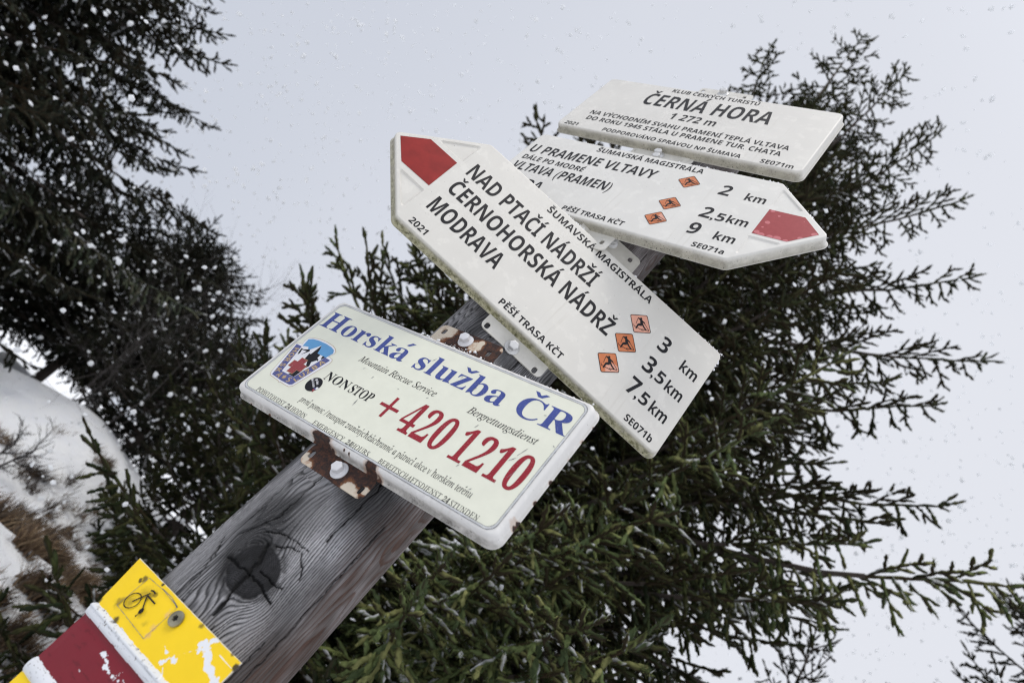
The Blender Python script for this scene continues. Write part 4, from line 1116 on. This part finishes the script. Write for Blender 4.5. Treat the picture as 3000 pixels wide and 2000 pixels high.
spruce('spruce_tree', 'thin young spruce top poking up at the bottom right', 37.5, 4.6, 2.3,
       lambda z, a: np.interp(z, [-1, .5, 1.4, 2.0, 2.3], [.8, .6, .38, .16, .05]), 39, fine=1.0, dens_=.7, per_m=300, ln=.013, wd=.0024, frost=.02, greens=COLD, cap=120000, step=.2, nb=(4, 5), rt_=.03)
spruce('spruce_tree', 'spiky-topped dark spruce behind the left end of the rescue plate', -8.6, 5.4, 1.85,
       lambda z, a: np.interp(z, [-.5, .1, .5, .9, 1.4, 1.85], [.3, .36, .66, .88, .55, .1]), 41, fine=1.1, dens_=.95, per_m=320, ln=.0175, wd=.0022, frost=.02, greens=GREENS, cap=500000, step=.09, nb=(6, 8), rt_=.06, hang=.35, zlow=-.14)
spruce('spruce_tree', 'small distant spruce in the notch between the left spruces and the rescue plate', -15.2, 7.0, 1.95,
       lambda z, a: np.interp(z, [.4, .9, 1.3, 1.95], [.9, .95, .75, .1]), 43, fine=1.2, dens_=.95, per_m=260, ln=.0185, wd=.0028, frost=.02, greens=COLD, cap=300000, step=.10, nb=(6, 8), rt_=.05, hang=.4, zlow=.5)
spruce('spruce_tree', 'distant spruce low on the snow crest at the left edge', -31, 10.5, 2.6,
       lambda z, a: np.interp(z, [.6, 1.2, 1.9, 2.6], [1.9, 1.7, 1.0, .1]), 45, fine=1.4, dens_=.8, per_m=200, ln=.022, wd=.004, frost=.02, greens=COLD, cap=300000, step=.13, nb=(7, 9), rt_=.07, hang=.45, zlow=.75)
# saplings in the snow
spruce('spruce_sapling', 'small spruce sapling in the snow at the lower left corner', -9.4, 3.0, -.38,
       lambda z, a: np.interp(z, [-.7, -.45, -.38], [.2, .10, .04]), 51, fine=.9, dens_=.9, per_m=600, ln=.0155, wd=.0018, frost=.02, greens=GREENS, cap=60000, step=.08, nb=(4, 5), group='saplings in the snow', cat='sapling', zlow=-.62, rt_=.01)
spruce('spruce_sapling', 'dark spruce sapling in the snow just above the yellow board', -9.6, 3.4, -.24,
       lambda z, a: np.interp(z, [-.55, -.35, -.24], [.13, .11, .03]), 53, fine=.95, dens_=.9, per_m=600, ln=.0155, wd=.0018, frost=.02, greens=GREENS, cap=120000, step=.09, nb=(4, 6), group='saplings in the snow', cat='sapling', zlow=-.52, rt_=.015)

# ------------------------------------------------------------------ dry grass, dwarf shrubs, bare bushes
def blades(name, label, cat, az, d, n, h, spread, cols, seed, mat, lean=.8, wd=.0042, group=None):
    r = np.random.default_rng(seed); x, y = spot(az, d); zb = float(ground_z(x, y))
    b = np.stack([r.normal(0, spread, n), r.normal(0, spread*.55, n), np.zeros(n)], 1)
    cl = r.normal(0, 1, (9, 2))*np.array((spread, spread*.55)); wc = r.integers(0, 9, n); b[:, 0] = cl[wc, 0]+r.normal(0, spread*.16, n); b[:, 1] = cl[wc, 1]+r.normal(0, spread*.16, n)
    gz = ground_z(x+b[:, 0], y+b[:, 1])-zb; b[:, 2] = gz-.03
    L = h*r.uniform(.5, 1.15, n); a = (wc*2.1+r.normal(0, .9, n)) % 6.28; le = lean*r.uniform(.2, 1.3, n)
    dirx, diry = np.cos(a)*le+.25, np.sin(a)*le
    V, F = [], []
    rows = 5; sx, sy = -np.sin(a), np.cos(a)
    Vv = np.empty((n, rows*2, 3), np.float32)
    for k in range(rows):
        t = k/(rows-1); w_ = wd*(1-t*.85)
        cx = b[:, 0]+dirx*L*t**1.5; cy = b[:, 1]+diry*L*t**1.5; cz = b[:, 2]+L*(t-.38*le*t*t)
        Vv[:, 2*k] = np.stack([cx-sx*w_, cy-sy*w_, cz], 1); Vv[:, 2*k+1] = np.stack([cx+sx*w_, cy+sy*w_, cz], 1)
    i = (np.arange(n)*rows*2)[:, None]; k = (np.arange(rows-1)*2)[None]
    F = np.stack([i+k, i+k+1, i+k+3, i+k+2], -1).reshape(-1, 4)
    o = big_mesh(name, Vv.reshape(-1, 3), F, mat); o.location = (x, y, zb)
    c = np.array(cols)[r.integers(0, len(cols), n)]*r.uniform(.6, 1.3, (n, 1)); set_color(o, np.repeat(c, rows*2, axis=0))
    return tag(o, label, cat, group)
m_grass = tinted('dry_grass', .8, spec=.2)
STRAW = [(.21, .145, .085), (.16, .105, .062), (.25, .18, .11), (.10, .065, .042)]
BROWN = [(.085, .062, .045), (.055, .042, .034), (.12, .09, .065)]
blades('grass_tuft', 'largest brown grass tuft in the snow at the left edge', 'grass tuft', -15.0, 4.3, 1000, .17, .19, STRAW+BROWN, 61, m_grass, group='dry grass tufts')
blades('grass_tuft', 'pale straw grass tuft just below the largest brown tuft', 'grass tuft', -12.9, 3.9, 800, .17, .15, STRAW, 62, m_grass, group='dry grass tufts')
blades('grass_tuft', 'small brown grass tuft left of the dark sapling', 'grass tuft', -11.2, 3.4, 500, .17, .08, STRAW+BROWN, 63, m_grass, group='dry grass tufts')
blades('grass_tuft', 'brown grass tuft beside the lower left sapling', 'grass tuft', -10.4, 3.1, 300, .13, .08, BROWN+STRAW, 64, m_grass, group='dry grass tufts')
blades('grass_tuft', 'brown grass tuft along the snow ledge above the yellow board', 'grass tuft', -9.6, 4.9, 600, .13, .22, BROWN+STRAW, 65, m_grass, group='dry grass tufts')
blades('grass_tuft', 'flattened tan grass tuft at the very edge of the frame under the bare bush', 'grass tuft', -18.6, 4.6, 450, .14, .12, STRAW+BROWN, 68, m_grass, group='dry grass tufts')
blades('grass_tuft', 'thin brown grass tuft between the dark sapling and the big spruce', 'grass tuft', -11.6, 4.4, 350, .13, .08, STRAW+BROWN, 69, m_grass, group='dry grass tufts')
blades('dwarf_shrub', 'dark heathery dwarf shrub halfway down the snow slope', 'shrub', -15.4, 5.0, 320, .13, .10, BROWN, 70, m_grass, lean=.8, wd=.004)
blades('dwarf_shrub', 'dark dwarf shrub in the snow below the bare bush', 'shrub', -17.0, 5.4, 400, .15, .16, BROWN, 66, m_grass, lean=.9, wd=.004)
blades('dwarf_shrub', 'low brown dwarf shrub on the snow ledge near the big spruce', 'shrub', -13.0, 5.6, 350, .13, .24, BROWN+STRAW, 67, m_grass, lean=.9, wd=.004)

for i, (a_, d_) in enumerate(((-21.5, 5.6), (-15.8, 6.0), (-13.6, 5.2), (-11.9, 4.8), (-10.4, 4.2), (-12.6, 3.2))):
    blades('grass_tuft', 'small brown grass tuft poking out of the snow slope at the left', 'grass tuft', a_, d_, 260, .12, .06+.02*(i % 3), BROWN+STRAW, 170+i, m_grass, group='small tufts on the snow slope')

def bare_bush(label, az, d, n, h, spread, seed, col, rad=.006):
    r = np.random.default_rng(seed); x, y = spot(az, d); zb = float(ground_z(x, y)); S = []
    def grow(p, dv, l, rad_, lev):
        for k in range(3):
            dv = unit(dv+r.normal(0, .16, 3)+np.array((0, 0, .05))); q = p+dv*l/3
            S.append((*p, *q, rad_*(1-.22*k), rad_*(1-.22*(k+1)), 0, 0)); p = q
            if lev < 3:
                for _ in range(int(r.integers(1, 3))):
                    grow(p, unit(dv+r.normal(0, .65, 3)), l*r.uniform(.4, .65), rad_*.5, lev+1)
    for i in range(n):
        grow(np.array((r.normal(0, spread), r.normal(0, spread), -.05)), unit(np.array((r.normal(0, .45), r.normal(0, .45), 1.))), h*r.uniform(.6, 1.1), rad, 0)
    V, F = segs_to_tubes(np.array(S), 4)
    o = big_mesh('bare_bush', V, F, paint('bare_twigs', col, .85, .2), smooth=True); o.location = (x, y, zb)
    return tag(o, label, 'bush')
bare_bush('dark forked leafless bush on the snow at the left edge', -20.4, 5.2, 2, .36, .04, 71, (.030, .026, .024), .011)
bare_bush('grey leafless bush of fine twigs between the left spruces and the middle spruce', -18.6, 6.6, 10, 1.25, .22, 72, (.075, .066, .062), .005)

# ------------------------------------------------------------------ falling snow
def falling_snow():
    r = np.random.default_rng(99); n = 13000
    ph = (1+5**.5)/2; ico = np.array([(-1, ph, 0), (1, ph, 0), (-1, -ph, 0), (1, -ph, 0), (0, -1, ph), (0, 1, ph), (0, -1, -ph), (0, 1, -ph), (ph, 0, -1), (ph, 0, 1), (-ph, 0, -1), (-ph, 0, 1)])/1.9
    fc = np.array([(0, 11, 5), (0, 5, 1), (0, 1, 7), (0, 7, 10), (0, 10, 11), (1, 5, 9), (5, 11, 4), (11, 10, 2), (10, 7, 6), (7, 1, 8), (3, 9, 4), (3, 4, 2), (3, 2, 6), (3, 6, 8), (3, 8, 9), (4, 9, 5), (2, 4, 11), (6, 2, 10), (8, 6, 7), (9, 8, 1)])
    # a box of air all round the post and the trees
    P = np.stack([r.uniform(-5, 5, n), r.uniform(-.3, 6.0, n), r.uniform(.6, 7.0, n)], 1)
    s = .0048+.0110*r.random(n)**1.8
    d = np.linalg.norm(P-np.array((0, -.67, EYE)), axis=1); ok = (d > 1.6); P, s, d = P[ok], s[ok], d[ok]; n = len(P); s = np.minimum(s, .0034*d)
    V = ico[None]*(1+r.normal(0, .28, (n, 12, 1)))*s[:, None, None]*r.uniform(.6, 1.25, (n, 1, 3))+P[:, None]
    F = (fc[None]+(np.arange(n)*12)[:, None, None]).reshape(-1, 3)
    m, nt, b = new_mat('snowflake'); b.inputs['Base Color'].default_value = (.92, .93, .95, 1); b.inputs['Roughness'].default_value = .8
    tr = N(nt, 'ShaderNodeBsdfTranslucent'); tr.inputs['Color'].default_value = (.95, .96, .97, 1); ms = N(nt, 'ShaderNodeMixShader'); ms.inputs[0].default_value = .75
    nt.links.new(b.outputs[0], ms.inputs[1]); nt.links.new(tr.outputs[0], ms.inputs[2]); nt.links.new(ms.outputs[0], nt.nodes['Material Output'].inputs['Surface'])
    tag(big_mesh('falling_snow', V.reshape(-1, 3), F, m, smooth=True), 'white snowflakes falling through the air around the post and trees', 'snowflakes', kind='stuff')
falling_snow()
